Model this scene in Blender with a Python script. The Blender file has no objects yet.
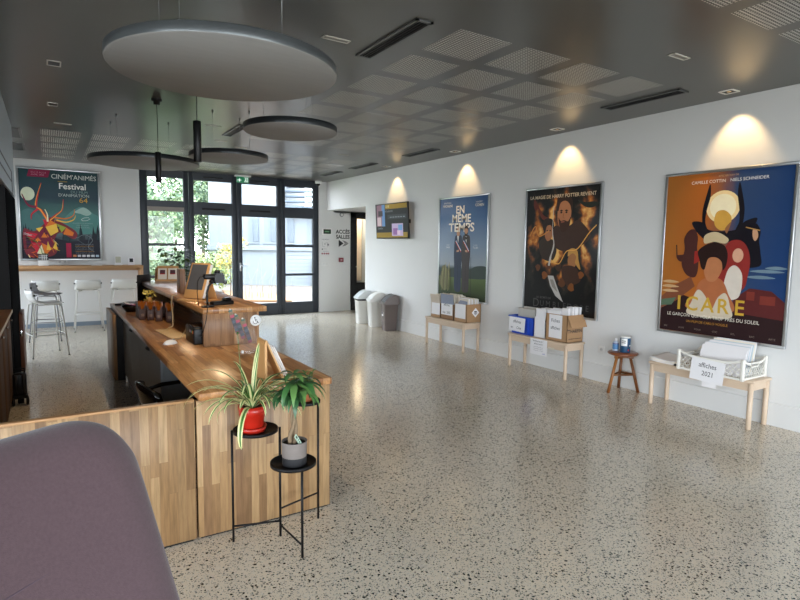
import bpy, bmesh, math, random
from mathutils import Vector, Matrix, Euler
C = bpy.context.scene.collection
SC = bpy.context.scene
PI = math.pi
WORLD, EXPO = 8.0, 0.75
random.seed(7)

# ------------------------------------------------------------------ materials
def lin(h):
    r = [int(h[i:i+2], 16)/255 for i in (0, 2, 4)]
    return [(c/12.92 if c <= .04045 else ((c+.055)/1.055)**2.4) for c in r] + [1]

class NT:
    def __init__(s, name):
        s.m = bpy.data.materials.new(name); s.m.use_nodes = True
        s.t = s.m.node_tree; s.n = s.t.nodes; s.l = s.t.links
        s.p = s.n['Principled BSDF']; s.out = s.n['Material Output']
    def add(s, typ, **kw):
        nd = s.n.new(typ)
        for k, v in kw.items(): setattr(nd, k, v)
        return nd
    def link(s, a, b): s.l.new(a, b)
    def math(s, op, a, b=None, clamp=False):
        nd = s.n.new('ShaderNodeMath'); nd.operation = op; nd.use_clamp = clamp
        for i, v in enumerate((a, b)):
            if v is None: continue
            if isinstance(v, (int, float)): nd.inputs[i].default_value = v
            else: s.l.new(v, nd.inputs[i])
        return nd.outputs[0]
    def mix(s, f, a, b, typ='MIX'):
        nd = s.n.new('ShaderNodeMix'); nd.data_type = 'RGBA'; nd.blend_type = typ
        for i, v in ((0, f), (6, a), (7, b)):
            if isinstance(v, (int, float)): nd.inputs[i].default_value = v
            elif isinstance(v, (list, tuple)): nd.inputs[i].default_value = v
            else: s.l.new(v, nd.inputs[i])
        return nd.outputs[2]
    def coord(s, scale=None, which='Object'):
        tc = s.n.new('ShaderNodeTexCoord'); o = tc.outputs[which]
        if scale is not None:
            mp = s.n.new('ShaderNodeMapping'); mp.inputs['Scale'].default_value = scale
            s.l.new(o, mp.inputs['Vector']); o = mp.outputs[0]
        return o
    def noise(s, scale, detail=3, vec=None, rough=.5):
        nd = s.n.new('ShaderNodeTexNoise'); nd.inputs['Scale'].default_value = scale
        nd.inputs['Detail'].default_value = detail; nd.inputs['Roughness'].default_value = rough
        if vec is not None: s.l.new(vec, nd.inputs['Vector'])
        return nd.outputs['Fac']
    def ramp(s, f, stops):
        nd = s.n.new('ShaderNodeValToRGB'); e = nd.color_ramp.elements
        while len(e) < len(stops): e.new(.5)
        for el, (p, c) in zip(e, stops): el.position = p; el.color = c
        s.l.new(f, nd.inputs[0]); return nd.outputs[0]
    def bump(s, h, strength=.2, dist=.01):
        nd = s.n.new('ShaderNodeBump'); nd.inputs['Strength'].default_value = strength
        nd.inputs['Distance'].default_value = dist
        s.l.new(h, nd.inputs['Height']); s.l.new(nd.outputs[0], s.p.inputs['Normal'])

MATS = {}
def mat(name, col, rough=.5, metal=0, var=.08, scale=18, bump=0, bscale=80, coat=0, spec=.5, emit=0, aniso=None, sheen=0):
    if name in MATS: return MATS[name]
    t = NT(name); c = lin(col)
    vec = t.coord(aniso or (1, 1, 1))
    f = t.noise(scale, 3, vec)
    a = [x*(1-var) for x in c[:3]] + [1]; b = [min(1, x*(1+var)) for x in c[:3]] + [1]
    o = t.mix(f, a, b)
    t.link(o, t.p.inputs['Base Color'])
    t.p.inputs['Roughness'].default_value = rough; t.p.inputs['Metallic'].default_value = metal
    t.p.inputs['Specular IOR Level'].default_value = spec
    t.p.inputs['Coat Weight'].default_value = coat; t.p.inputs['Coat Roughness'].default_value = .04
    if sheen:
        t.p.inputs['Sheen Weight'].default_value = sheen
    if emit:
        t.link(o, t.p.inputs['Emission Color']); t.p.inputs['Emission Strength'].default_value = emit
    if bump: t.bump(t.noise(bscale, 2, t.coord()), bump, .004)
    MATS[name] = t.m
    return t.m

def wood(name, cols, along='z', across='x', w=.04, ln=.42, rough=.4, coat=0, grain=.35, spec=.4):
    """butcher-block staves: bricks whose long side runs along one axis"""
    t = NT(name); sp = t.add('ShaderNodeSeparateXYZ'); t.link(t.coord(), sp.inputs[0])
    ax = {'x': sp.outputs[0], 'y': sp.outputs[1], 'z': sp.outputs[2]}
    cb = t.add('ShaderNodeCombineXYZ'); t.link(ax[along], cb.inputs[0]); t.link(ax[across], cb.inputs[1])
    br = t.add('ShaderNodeTexBrick'); t.link(cb.outputs[0], br.inputs['Vector'])
    br.offset = .37; br.offset_frequency = 2; br.squash = 1.35; br.squash_frequency = 3
    for k, v in (('Scale', 1), ('Mortar Size', .0007), ('Mortar Smooth', .1), ('Bias', 0), ('Brick Width', ln), ('Row Height', w)):
        br.inputs[k].default_value = v
    br.inputs['Color1'].default_value = (0, 0, 0, 1); br.inputs['Color2'].default_value = (1, 1, 1, 1)
    br.inputs['Mortar'].default_value = (.1, .1, .1, 1)
    base = t.ramp(br.outputs['Color'], [(0, lin(cols[0])), (.3, lin(cols[1])), (.65, lin(cols[2])), (1, lin(cols[3]))])
    # grain stretched along the stave, shifted per stave
    off = t.math('MULTIPLY', br.outputs['Color'], 37.0)
    cg = t.add('ShaderNodeCombineXYZ')
    t.link(t.math('ADD', t.math('MULTIPLY', ax[along], 2.2), off), cg.inputs[0])
    t.link(t.math('MULTIPLY', ax[across], 26.0), cg.inputs[1])
    third = [k for k in 'xyz' if k not in (along, across)][0]
    t.link(t.math('MULTIPLY', ax[third], 26.0), cg.inputs[2])
    g = t.noise(2.2, 6, cg.outputs[0], .62)
    gr = t.ramp(g, [(.3, (1-grain, 1-grain, 1-grain, 1)), (.62, (1.06, 1.06, 1.06, 1))])
    o = t.mix(1.0, base, gr, 'MULTIPLY')
    t.link(o, t.p.inputs['Base Color']); t.p.inputs['Roughness'].default_value = rough; t.p.inputs['Specular IOR Level'].default_value = spec
    t.p.inputs['Coat Weight'].default_value = coat; t.p.inputs['Coat Roughness'].default_value = .25
    MATS[name] = t.m
    return t.m

def terrazzo():
    t = NT('terrazzo'); v = t.coord()
    col = t.mix(t.noise(1.3, 4, v), lin('e2d1b8'), lin('ecdfca'))
    col = t.mix(t.math('MULTIPLY', t.noise(260, 2, v), .42), col, lin('a09a8e'))
    wob = t.add('ShaderNodeTexNoise'); wob.inputs['Scale'].default_value = 70; t.link(v, wob.inputs['Vector'])
    vv = t.add('ShaderNodeVectorMath', operation='MULTIPLY_ADD'); t.link(wob.outputs['Color'], vv.inputs[0])
    vv.inputs[1].default_value = (.012, .012, .012); t.link(v, vv.inputs[2])
    for sc, lo, hi, rad, stops in (
        (160, .52, .99, .40, [(0, lin('6c6c68')), (.55, lin('8b857a')), (1, lin('e0dcd2'))]),
        (96, .56, .99, .40, [(0, lin('2e3431')), (.5, lin('5d625e')), (.7, lin('948d80')), (1, lin('e6e2d8'))]),
        (62, .76, .99, .37, [(0, lin('141b1a')), (.5, lin('202826')), (.8, lin('565c58')), (1, lin('8d857a'))])):
        vo = t.add('ShaderNodeTexVoronoi'); vo.inputs['Scale'].default_value = sc
        t.link(vv.outputs[0], vo.inputs['Vector'])
        s = t.add('ShaderNodeSeparateXYZ'); t.link(vo.outputs['Color'], s.inputs[0])
        pick = t.math('GREATER_THAN', s.outputs[0], lo)
        r = t.math('ADD', t.math('MULTIPLY', s.outputs[1], .22), rad - .12)
        near = t.math('LESS_THAN', vo.outputs['Distance'], r)
        chip = t.ramp(s.outputs[2], stops)
        col = t.mix(t.math('MULTIPLY', pick, near), col, chip)
    t.link(col, t.p.inputs['Base Color'])
    rr = t.math('ADD', t.math('MULTIPLY', t.noise(2.0, 4, v), .10), .13)
    t.link(rr, t.p.inputs['Roughness']); t.p.inputs['Specular IOR Level'].default_value = .5
    return t.m

def glassmat(name, tint=(1, 1, 1, 1), refl=1.0):
    t = NT(name); t.n.remove(t.p)
    tr = t.add('ShaderNodeBsdfTransparent'); tr.inputs[0].default_value = tint
    gl = t.add('ShaderNodeBsdfGlossy'); gl.inputs['Roughness'].default_value = .01
    fr = t.add('ShaderNodeFresnel'); fr.inputs['IOR'].default_value = 1.45
    geo = t.add('ShaderNodeNewGeometry')
    f = t.math('MULTIPLY', fr.outputs[0], refl, True)
    f = t.math('MULTIPLY', f, t.math('SUBTRACT', 1.0, geo.outputs['Backfacing']))
    mx = t.add('ShaderNodeMixShader'); t.link(f, mx.inputs[0]); t.link(tr.outputs[0], mx.inputs[1]); t.link(gl.outputs[0], mx.inputs[2])
    t.link(mx.outputs[0], t.out.inputs[0]); return t.m

def perforated(name, base, dot, pitch=.0253, r=.0082):
    t = NT(name); sp = t.add('ShaderNodeSeparateXYZ'); t.link(t.coord(), sp.inputs[0])
    d2 = None
    for k in (0, 1):
        m = t.math('SUBTRACT', t.math('FRACT', t.math('ADD', t.math('DIVIDE', sp.outputs[k], pitch), 100.5)), .5)
        q = t.math('MULTIPLY', m, m); d2 = q if d2 is None else t.math('ADD', d2, q)
    hole = t.math('LESS_THAN', d2, (r/pitch)**2)
    o = t.mix(hole, lin(base), lin(dot)); t.link(o, t.p.inputs['Base Color'])
    t.p.inputs['Roughness'].default_value = .38
    return t.m

def gradient(name, stops, axis=1, lo=0., hi=1., noise=.0, nscale=4, rough=.4, coat=.0, warp=0):
    """a printed colour wash that runs across a picture (object axis 0 or 1 from lo to hi)"""
    t = NT(name); v = t.coord(); sp = t.add('ShaderNodeSeparateXYZ'); t.link(v, sp.inputs[0])
    f = t.math('DIVIDE', t.math('SUBTRACT', sp.outputs[axis], lo), hi-lo)
    if noise: f = t.math('ADD', f, t.math('MULTIPLY', t.math('SUBTRACT', t.noise(nscale, 5, v, .6), .5), noise))
    o = t.ramp(f, [(p, lin(c)) for p, c in stops]); t.link(o, t.p.inputs['Base Color'])
    t.p.inputs['Roughness'].default_value = rough; t.p.inputs['Specular IOR Level'].default_value = .2
    t.p.inputs['Coat Weight'].default_value = coat*.12; t.p.inputs['Coat Roughness'].default_value = .12
    return t.m

# ------------------------------------------------------------------ mesh builder
class MB:
    def __init__(s): s.bm = bmesh.new(); s.mats = []; s.i = 0; s.M = Matrix.Identity(4)
    def use(s, m):
        if m not in s.mats: s.mats.append(m)
        s.i = s.mats.index(m); return s
    def merge(s, tmp, M=None, smooth=False):
        M = s.M @ (M or Matrix.Identity(4)); vs = {}
        for v in tmp.verts: vs[v] = s.bm.verts.new(M @ v.co)
        for f in tmp.faces:
            try: g = s.bm.faces.new([vs[v] for v in f.verts])
            except ValueError: continue
            g.material_index = s.i; g.smooth = smooth
        tmp.free(); return s
    def box(s, x0, x1, y0, y1, z0, z1, b=0, seg=2, M=None):
        t = bmesh.new(); bmesh.ops.create_cube(t, size=1)
        for v in t.verts: v.co = Vector(((v.co.x+.5)*(x1-x0)+x0, (v.co.y+.5)*(y1-y0)+y0, (v.co.z+.5)*(z1-z0)+z0))
        if b: bmesh.ops.bevel(t, geom=list(t.edges), offset=b, segments=seg, affect='EDGES', profile=.5)
        return s.merge(t, M, bool(b))
    def cyl(s, p0, p1, r0, r1=None, n=16, b=0):
        p0, p1 = Vector(p0), Vector(p1); r1 = r0 if r1 is None else r1; d = p1-p0; L = d.length
        t = bmesh.new(); bmesh.ops.create_cone(t, cap_ends=True, segments=n, radius1=r0, radius2=r1, depth=L)
        if b: bmesh.ops.bevel(t, geom=[e for e in t.edges if abs(e.verts[0].co.z-e.verts[1].co.z) < 1e-6], offset=b, segments=2, affect='EDGES')
        q = Vector((0, 0, 1)).rotation_difference(d.normalized()).to_matrix().to_4x4()
        return s.merge(t, Matrix.Translation((p0+p1)/2) @ q, True)
    def tube(s, pts, r, n=8, closed=False):
        pts = [Vector(p) for p in pts]; N = len(pts); rings = []; t = bmesh.new()
        rr = r if isinstance(r, (list, tuple)) else [r]*N
        up = Vector((0, 0, 1)); prev = None
        for i, p in enumerate(pts):
            if closed: d = pts[(i+1) % N]-pts[i-1]
            else: d = pts[min(i+1, N-1)]-pts[max(i-1, 0)]
            d.normalize()
            a = prev if prev is not None else (up if abs(d.z) < .9 else Vector((1, 0, 0)))
            a = (a-d*a.dot(d));
            if a.length < 1e-6: a = d.orthogonal()
            a.normalize(); prev = a; bvec = d.cross(a)
            rings.append([t.verts.new(p+(a*math.cos(k*2*PI/n)+bvec*math.sin(k*2*PI/n))*rr[i]) for k in range(n)])
        m = N if closed else N-1
        for i in range(m):
            A, B = rings[i], rings[(i+1) % N]
            for k in range(n): t.faces.new((A[k], A[(k+1) % n], B[(k+1) % n], B[k]))
        if not closed:
            t.faces.new(rings[0][::-1]); t.faces.new(rings[-1])
        return s.merge(t, None, True)
    def lathe(s, prof, n=28, c=(0, 0, 0), sx=1, sy=1):
        t = bmesh.new(); rings = []
        for r, z in prof:
            if r < 1e-6: rings.append([t.verts.new((0, 0, z))])
            else: rings.append([t.verts.new((r*sx*math.cos(k*2*PI/n), r*sy*math.sin(k*2*PI/n), z)) for k in range(n)])
        for A, B in zip(rings, rings[1:]):
            for k in range(n):
                q = [A[k % len(A)], A[(k+1) % n % len(A)], B[(k+1) % n % len(B)], B[k % len(B)]]
                q = [v for j, v in enumerate(q) if v not in q[:j]]
                if len(q) > 2: t.faces.new(q)
        return s.merge(t, Matrix.Translation(c), True)
    def prism(s, pts, z0, z1, M=None, b=0, smooth=False):
        t = bmesh.new(); lo = [t.verts.new((x, y, z0)) for x, y in pts]; hi = [t.verts.new((x, y, z1)) for x, y in pts]
        n = len(pts); t.faces.new(lo[::-1]); t.faces.new(hi)
        for k in range(n): t.faces.new((lo[k], lo[(k+1) % n], hi[(k+1) % n], hi[k]))
        bmesh.ops.recalc_face_normals(t, faces=t.faces)
        if b: bmesh.ops.bevel(t, geom=[e for e in t.edges if abs(e.verts[0].co.z-e.verts[1].co.z) < 1e-6], offset=b, segments=2, affect='EDGES')
        return s.merge(t, M, smooth)
    def face(s, pts):
        t = bmesh.new(); t.faces.new([t.verts.new(p) for p in pts]); return s.merge(t)
    def quadgrid(s, P, smooth=True, colmat=None):
        """P[i][j] points"""
        t = bmesh.new(); V = [[t.verts.new(p) for p in row] for row in P]
        for i in range(len(V)-1):
            for j in range(len(V[0])-1): t.faces.new((V[i][j], V[i+1][j], V[i+1][j+1], V[i][j+1]))
        if colmat is None: return s.merge(t, None, smooth)
        M = s.M; vs = {v: s.bm.verts.new(M @ v.co) for v in t.verts}
        for k, f in enumerate(t.faces):
            s.use(colmat[k % (len(V[0])-1)])
            g = s.bm.faces.new([vs[v] for v in f.verts]); g.material_index = s.i; g.smooth = smooth
        t.free(); return s
    def shell(s, P, th, smooth=True):
        """closed slab from a grid of points, thickness th along the surface normal"""
        R, K = len(P), len(P[0]); P = [[Vector(p) for p in row] for row in P]; Q = []
        for i in range(R):
            row = []
            for j in range(K):
                du = P[min(i+1, R-1)][j]-P[max(i-1, 0)][j]; dv = P[i][min(j+1, K-1)]-P[i][max(j-1, 0)]
                nn = du.cross(dv); nn.normalize() if nn.length > 1e-9 else None
                row.append(P[i][j]+nn*th)
            Q.append(row)
        t = bmesh.new(); A = [[t.verts.new(p) for p in r] for r in P]; B = [[t.verts.new(p) for p in r] for r in Q]
        for i in range(R-1):
            for j in range(K-1):
                t.faces.new((A[i][j], A[i][j+1], A[i+1][j+1], A[i+1][j])); t.faces.new((B[i][j], B[i+1][j], B[i+1][j+1], B[i][j+1]))
        for i in range(R-1):
            for j in (0, K-1): t.faces.new((A[i][j], A[i+1][j], B[i+1][j], B[i][j]))
        for j in range(K-1):
            for i in (0, R-1): t.faces.new((A[i][j], B[i][j], B[i][j+1], A[i][j+1]))
        bmesh.ops.recalc_face_normals(t, faces=t.faces)
        return s.merge(t, None, smooth)
    def text(s, txt, x, y, size, z=0, align='CENTER', sx=1, M=None, depth=0, space=1, bold=0):
        cu = bpy.data.curves.new('t', 'FONT'); cu.body = txt; cu.size = size; cu.align_x = align; cu.align_y = 'CENTER'
        cu.resolution_u = 3; cu.offset = bold*size; cu.space_character = space
        o = bpy.data.objects.new('t', cu); me = o.to_mesh(); t = bmesh.new(); t.from_mesh(me); o.to_mesh_clear()
        bpy.data.objects.remove(o); bpy.data.curves.remove(cu)
        T = Matrix.Translation((x, y, z)) @ Matrix.Diagonal((sx, 1, 1, 1))
        return s.merge(t, (M or Matrix.Identity(4)) @ T)
    def build(s, name, parent=None, loc=(0, 0, 0), rot=(0, 0, 0), weld=False):
        bm = s.bm
        if weld: bmesh.ops.remove_doubles(bm, verts=bm.verts, dist=1e-5)
        for e in bm.edges:
            if len(e.link_faces) == 2 and e.calc_face_angle(0) > .6: e.smooth = False
        me = bpy.data.meshes.new(name); bm.to_mesh(me); bm.free()
        for m in s.mats: me.materials.append(m)
        o = bpy.data.objects.new(name, me); C.objects.link(o); o.parent = parent
        o.location = loc; o.rotation_euler = rot
        return o

def tag(o, label, cat, group=None, kind=None):
    o['label'] = label; o['category'] = cat
    if group: o['group'] = group
    if kind: o['kind'] = kind
    return o
def thing(name, label, cat, loc=(0, 0, 0), rot=(0, 0, 0), group=None):
    o = bpy.data.objects.new(name, None); C.objects.link(o); o.empty_display_size = .1
    o.location = loc; o.rotation_euler = rot
    return tag(o, label, cat, group)
def struct(o, label=None):
    o['kind'] = 'structure'
    if label: o['label'] = label
    return o
def dup(root, loc, rot=None, label=None):
    r = root.copy(); C.objects.link(r); r.location = loc
    if rot is not None: r.rotation_euler = rot
    if label: r['label'] = label
    for ch in list(root.children):
        c = ch.copy(); C.objects.link(c); c.parent = r
        for g in list(ch.children):
            d = g.copy(); C.objects.link(d); d.parent = c
    return r
WALLR = (PI/2, 0, -PI/2)     # flat things on the right wall: local x to the right, y up, z out of the wall
WALLB = (PI/2, 0, 0)         # the same on the back wall

# ------------------------------------------------------------------ shared materials
m_wall = mat('white_wall_paint', 'dadbda', .6, var=.015, scale=3, bump=.03, bscale=160)
m_wall2 = mat('cool_white_paint', 'd3dade', .6, var=.02, scale=3)
m_ceil = mat('dark_grey_ceiling_paint', '535350', .29, var=.04, scale=2.5, spec=.5)
m_frame = mat('anthracite_aluminium', '2c323b', .42, var=.05)
m_black = mat('black_metal', '0c0c0e', .5, var=.1, spec=.25)
m_blackp = mat('black_plastic', '0d0d0f', .4, var=.1, spec=.35)
m_gloss = mat('glossy_black', '0c0c0e', .15, var=.1)
m_alu = mat('brushed_aluminium', 'b9bcbe', .3, .85, var=.06, aniso=(1, 1, 30))
m_chrome = mat('chrome', 'd8dadc', .15, 1, var=.02)
m_white = mat('white_plastic', 'e6e6e4', .4, var=.02)
m_paper = mat('white_paper', 'e9e8ea', .7, var=.03, scale=9)
m_cream = mat('cream_paper', 'efe7d8', .7, var=.04, scale=9)
m_ink = mat('black_ink', '1d1d22', .6, var=.1)
m_card = mat('brown_cardboard', 'a98560', .75, var=.07, scale=30)
m_birch = mat('pale_birch', 'd0baa2', .45, var=.06, scale=6, aniso=(8, 1, 8))
oak_z = wood('light_oak_staves_upright', ['7f6145', '9a7852', 'a88861', 'b8986f'], 'z', 'x', .043, .46)
oak_y = wood('oiled_oak_worktop', ['8f5f3a', 'aa7748', 'b98552', 'c79868'], 'y', 'x', .043, .40, .3, .25)
oak_zy = wood('oak_staves_side', ['86603f', '9a734c', 'a98259', 'b79069'], 'z', 'y', .043, .5)
oak_blk = wood('brown_oak_block', ['7b5a40', '8e694b', '9f7a59', 'ad8864'], 'z', 'x', .036, .5)
m_oakedge = mat('warm_oak_edge', 'b58a5e', .4, var=.1, scale=14, aniso=(1, 10, 10))
m_glass = glassmat('clear_glass')
m_plexi = glassmat('clear_acrylic', (.96, .965, .96, 1), 1.0)
# ------------------------------------------------------------------ the setting
b = MB().use(terrazzo()); b.box(-4.2, 7.8, -4.7, 12.08, -.12, 0); struct(b.build('floor'))
b = MB().use(m_ceil); b.box(-4.2, 7.8, -4.7, 12.1, 3.0, 3.2); struct(b.build('ceiling'))
XR = 5.485; YB = 11.9
b = MB().use(m_wall); b.box(XR, XR+.18, -4.7, 10.03, 0, 3); b.box(XR, XR+.18, 10.03, YB, 2.36, 3)
b.box(XR+.18, 7.8, 9.85, 10.03, 0, 3); b.box(XR+.18, 7.8, 10.03, YB+.05, 2.36, 3); b.box(7.6, 7.8, 10.03, 12.9, 0, 2.36)
struct(b.build('wall_right'))
b = MB().use(m_wall); b.box(-3.4, 1.53, YB, YB+.2, .0, 3); b.box(5.29, 5.67, YB, YB+.2, 0, 3)
b.box(5.67, 6.13, YB+.05, YB+.2, 0, 2.4); b.box(5.67, 7.8, YB+.05, YB+.2, 2.32, 3); b.box(7.02, 7.8, YB+.05, YB+.2, 0, 2.4)
b.use(m_wall2); b.box(6.0, 7.8, 12.9, 13.05, 0, 2.5); b.box(5.9, 6.0, YB+.2, 12.9, 0, 2.5); b.box(6.0, 7.6, YB+.2, 12.9, 2.45, 2.5)
b.use(mat('dark_corridor_carpet', '3a2a22', .9)); b.box(6.0, 7.6, YB+.2, 12.9, -.1, 0)
struct(b.build('wall_back'))
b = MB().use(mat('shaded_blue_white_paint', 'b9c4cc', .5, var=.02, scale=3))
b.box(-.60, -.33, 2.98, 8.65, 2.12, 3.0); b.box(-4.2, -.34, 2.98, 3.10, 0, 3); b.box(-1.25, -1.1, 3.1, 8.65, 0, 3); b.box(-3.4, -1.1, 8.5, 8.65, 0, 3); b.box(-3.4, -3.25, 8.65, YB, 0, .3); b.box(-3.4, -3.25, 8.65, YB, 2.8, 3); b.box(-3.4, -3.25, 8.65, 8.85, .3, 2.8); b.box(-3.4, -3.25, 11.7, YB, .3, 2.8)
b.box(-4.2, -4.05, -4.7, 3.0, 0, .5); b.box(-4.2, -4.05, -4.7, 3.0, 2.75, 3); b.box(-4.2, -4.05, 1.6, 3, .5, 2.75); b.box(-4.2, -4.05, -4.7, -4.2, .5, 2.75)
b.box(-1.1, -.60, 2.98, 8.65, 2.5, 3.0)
b.use(m_frame)
for z in (2.37, 2.255): b.box(-.334, -.326, 3.0, 8.0, z-.008, z+.008)
b.box(-.334, -.326, 7.96, 8.02, 2.12, 2.37)
struct(b.build('wall_left'))
b = MB().use(m_wall); b.box(-4.2, 5.6, -4.7, -4.5, 0, .25); b.box(-4.2, 5.6, -4.7, -4.5, 2.85, 3)
for x0, x1 in ((-4.2, -3.6), (5.2, 5.6)): b.box(x0, x1, -4.7, -4.5, .25, 2.85)
struct(b.build('wall_front'))
b = MB().use(m_frame)
for x in (-3.6, -1.4, .8, 3.0, 5.14): b.box(x, x+.06, -4.63, -4.55, .25, 2.85)
b.box(-3.6, 5.2, -4.63, -4.55, .25, .31); b.box(-3.6, 5.2, -4.63, -4.55, 2.79, 2.85)
struct(b.build('window_3'))
b = MB().use(m_frame)
for y in (-4.2, -2.3, -.4, 1.54): b.box(-4.15, -4.08, y, y+.06, .5, 2.75)
struct(b.build('window_4'))
b = MB().use(m_frame)
for y in (8.85, 9.77, 10.7, 11.64): b.box(-3.36, -3.29, y, y+.06, .3, 2.8)
for z in (.3, 2.74): b.box(-3.36, -3.29, 8.85, 11.7, z, z+.06)
struct(b.build('window_5'))
# skirting boards
b = MB().use(m_wall); b.box(XR-.012, XR, -4.5, 10.03, 0, .205); b.prism([(XR-.012, .205), (XR, .213), (XR, .205)], -4.5, 10.03, Matrix(((1, 0, 0, 0), (0, 0, 1, 0), (0, 1, 0, 0), (0, 0, 0, 1))))
b.box(XR-.012, XR, 10.03, 10.032, 0, .21); struct(b.build('baseboard_right'))
b = MB().use(mat('grey_blue_skirting', '7d8a97', .5, var=.03)); b.box(-3.2, 1.5, YB-.012, YB, 0, .075); b.use(m_wall); b.box(5.29, 5.67, YB-.012, YB, 0, .21); b.box(5.66, 6.13, YB+.038, YB+.05, 0, .21)
struct(b.build('baseboard_back'))

# glazed entrance: two fixed windows and a double door
def leaf(name, panes, x0, x1, holes, extra=None):
    """frame of bars around the given panes (x0,x1,z0,z1)"""
    f = MB().use(m_frame); y0, y1 = YB+.02, YB+.10
    xs = sorted(holes, key=lambda h: -h[3])
    L = min(h[0] for h in holes); R = max(h[1] for h in holes)
    f.box(x0, L, y0, y1, 0, 3, .006); f.box(R, x1, y0, y1, 0, 3, .006)
    edges = [3.0]
    for h in xs: edges += [h[3], h[2]]
    edges.append(0)
    for a, c in zip(edges[::2], edges[1::2]): f.box(L, R, y0+.004, y1-.004, c, a)
    for h in holes:   # glazing beads
        for a in ((h[0], h[0]+.012, h[2], h[3]), (h[1]-.012, h[1], h[2], h[3]), (h[0], h[1], h[2], h[2]+.012), (h[0], h[1], h[3]-.012, h[3])):
            f.box(a[0], a[1], y0+.02, y1-.02, a[2], a[3])
    o = struct(f.build(name))
    for h in holes:
        g = MB().use(m_glass); g.box(h[0], h[1], YB+.055, YB+.061, h[2], h[3]); g.build('pane', o)
    return o
w1 = leaf('window_1', None, 1.54, 2.44, [(1.665, 2.352, 2.39, 2.865), (1.665, 2.352, 1.545, 2.277), (1.665, 2.352, .905, 1.515), (1.665, 2.352, .25, .875)])
b = MB().use(mat('grey_blind_box', '8d857f', .5)); b.box(1.665, 2.352, YB+.025, YB+.05, 2.19, 2.277); b.build('blind_box', w1)
d1 = leaf('door_1', None, 2.45, 3.412, [(2.535, 3.32, 2.395, 2.85), (2.535, 3.32, .25, 2.158)])
d2 = leaf('door_2', None, 3.42, 4.39, [(3.515, 4.305, 2.39, 2.845), (3.515, 4.305, .245, 2.155)])
w2 = leaf('window_2', None, 4.40, 5.288, [(4.48, 5.16, 2.375, 2.85), (4.48, 5.16, 1.545, 2.165), (4.48, 5.16, .90, 1.515), (4.48, 5.16, .25, .87)])
for d, x in ((d1, 2.93), (d2, 3.91)):
    b = MB().use(m_blackp); b.box(x-.23, x+.23, YB+.002, YB+.022, 2.25, 2.285, .006); b.box(x-.2, x+.2, YB-.006, YB+.004, 2.255, 2.268); b.build('trickle_vent', d)
    b = MB().use(m_blackp); b.box(x-.2, x+.2, YB+.005, YB+.02, 2.9, 2.925, .005); b.build('trickle_vent', d)
b = MB().use(m_alu); b.box(3.455, 3.49, YB+.004, YB+.022, .98, 1.16, .006); b.cyl((3.472, YB+.02, 1.1), (3.472, YB-.04, 1.1), .011); b.tube([(3.472, YB-.04, 1.1), (3.55, YB-.045, 1.1), (3.61, YB-.045, 1.098)], .010); b.cyl((3.472, YB+.004, 1.02), (3.472, YB-.004, 1.02), .013)
b.build('door_handle', d2)
b = MB().use(m_frame)
for x in (2.6, 3.27): b.cyl((x, YB+.015, .32), (x, YB+.015, .42), .012)
b.build('hinge', d1)

# screening-room door behind the passage
b = MB().use(m_blackp)
b.box(6.13, 6.27, YB+.03, YB+.13, 0, 2.35); b.box(6.9, 7.02, YB+.03, YB+.13, 0, 2.35); b.box(6.13, 7.02, YB+.03, YB+.13, 2.25, 2.35)
b.box(6.27, 6.31, YB+.06, YB+.11, .02, 2.25); b.box(6.86, 6.9, YB+.06, YB+.11, .02, 2.25); b.box(6.27, 6.9, YB+.06, YB+.11, .18, .66); b.box(6.27, 6.9, YB+.06, YB+.11, 2.2, 2.25)
d3 = struct(b.build('door_3'))
g = MB().use(m_glass); g.box(6.31, 6.86, YB+.08, YB+.086, .66, 2.2); g.build('pane', d3)
b = MB().use(m_alu); b.cyl((6.29, YB+.03, 1.05), (6.29, YB+.06, 1.05), .012); b.build('door_handle', d3)
ps = thing('framed_poster', 'lit pale poster with red figures seen through the black passage door', 'poster', (6.62, 12.88, 1.45), WALLB)
b = MB().use(m_alu); b.box(-.32, .32, -.82, .82, 0, .018); b.build('frame', ps)
b = MB().use(mat('pale_print', 'e8d9c6', .5)); b.box(-.3, .3, -.8, .8, .0182, .0185)
b.use(mat('red_print', 'b3232a', .5)); b.prism([(-.27, .62), (.1, .62), (.1, .78), (-.27, .78)], .0187, .019)
b.prism([(-.12, .42), (-.04, .46), (.02, .3), (.05, -.1), (-.06, -.2), (-.18, -.1), (-.2, .2)], .0187, .019)
b.use(m_ink); b.prism([(-.16, -.1), (.02, -.1), (.0, -.55), (-.05, -.55), (-.07, -.2), (-.1, -.55), (-.15, -.55)], .0187, .019)
b.build('print', ps)

# ------------------------------------------------------------------ ceiling fittings
m_perf = perforated('perforated_ceiling_tile', '4a4a47', 'cfcdc7', r=.0088)
tile = None
tiles = [(2.354+i*.595, 3.02+j*.595) for j in range(8) for i in range(4)]
tiles += [(2.354+i*.595, 1.455-j*.595) for j in range(3) for i in range(4)]
tiles += [(-.026+i*.595, 8.62+j*.595) for j in range(5) for i in range(8)]
for x, y in tiles:
    if tile is None:
        b = MB().use(m_perf); b.box(0, .4554, 0, .4554, -.0012, .0); tile = b.build('perforated_tile')
        tag(tile, 'square perforated acoustic panel flush in the dark grey ceiling', 'ceiling panel', 'perforated ceiling panels')
        o = tile
    else:
        o = tile.copy(); C.objects.link(o)
    o.location = (x, y, 3.0)

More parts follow.
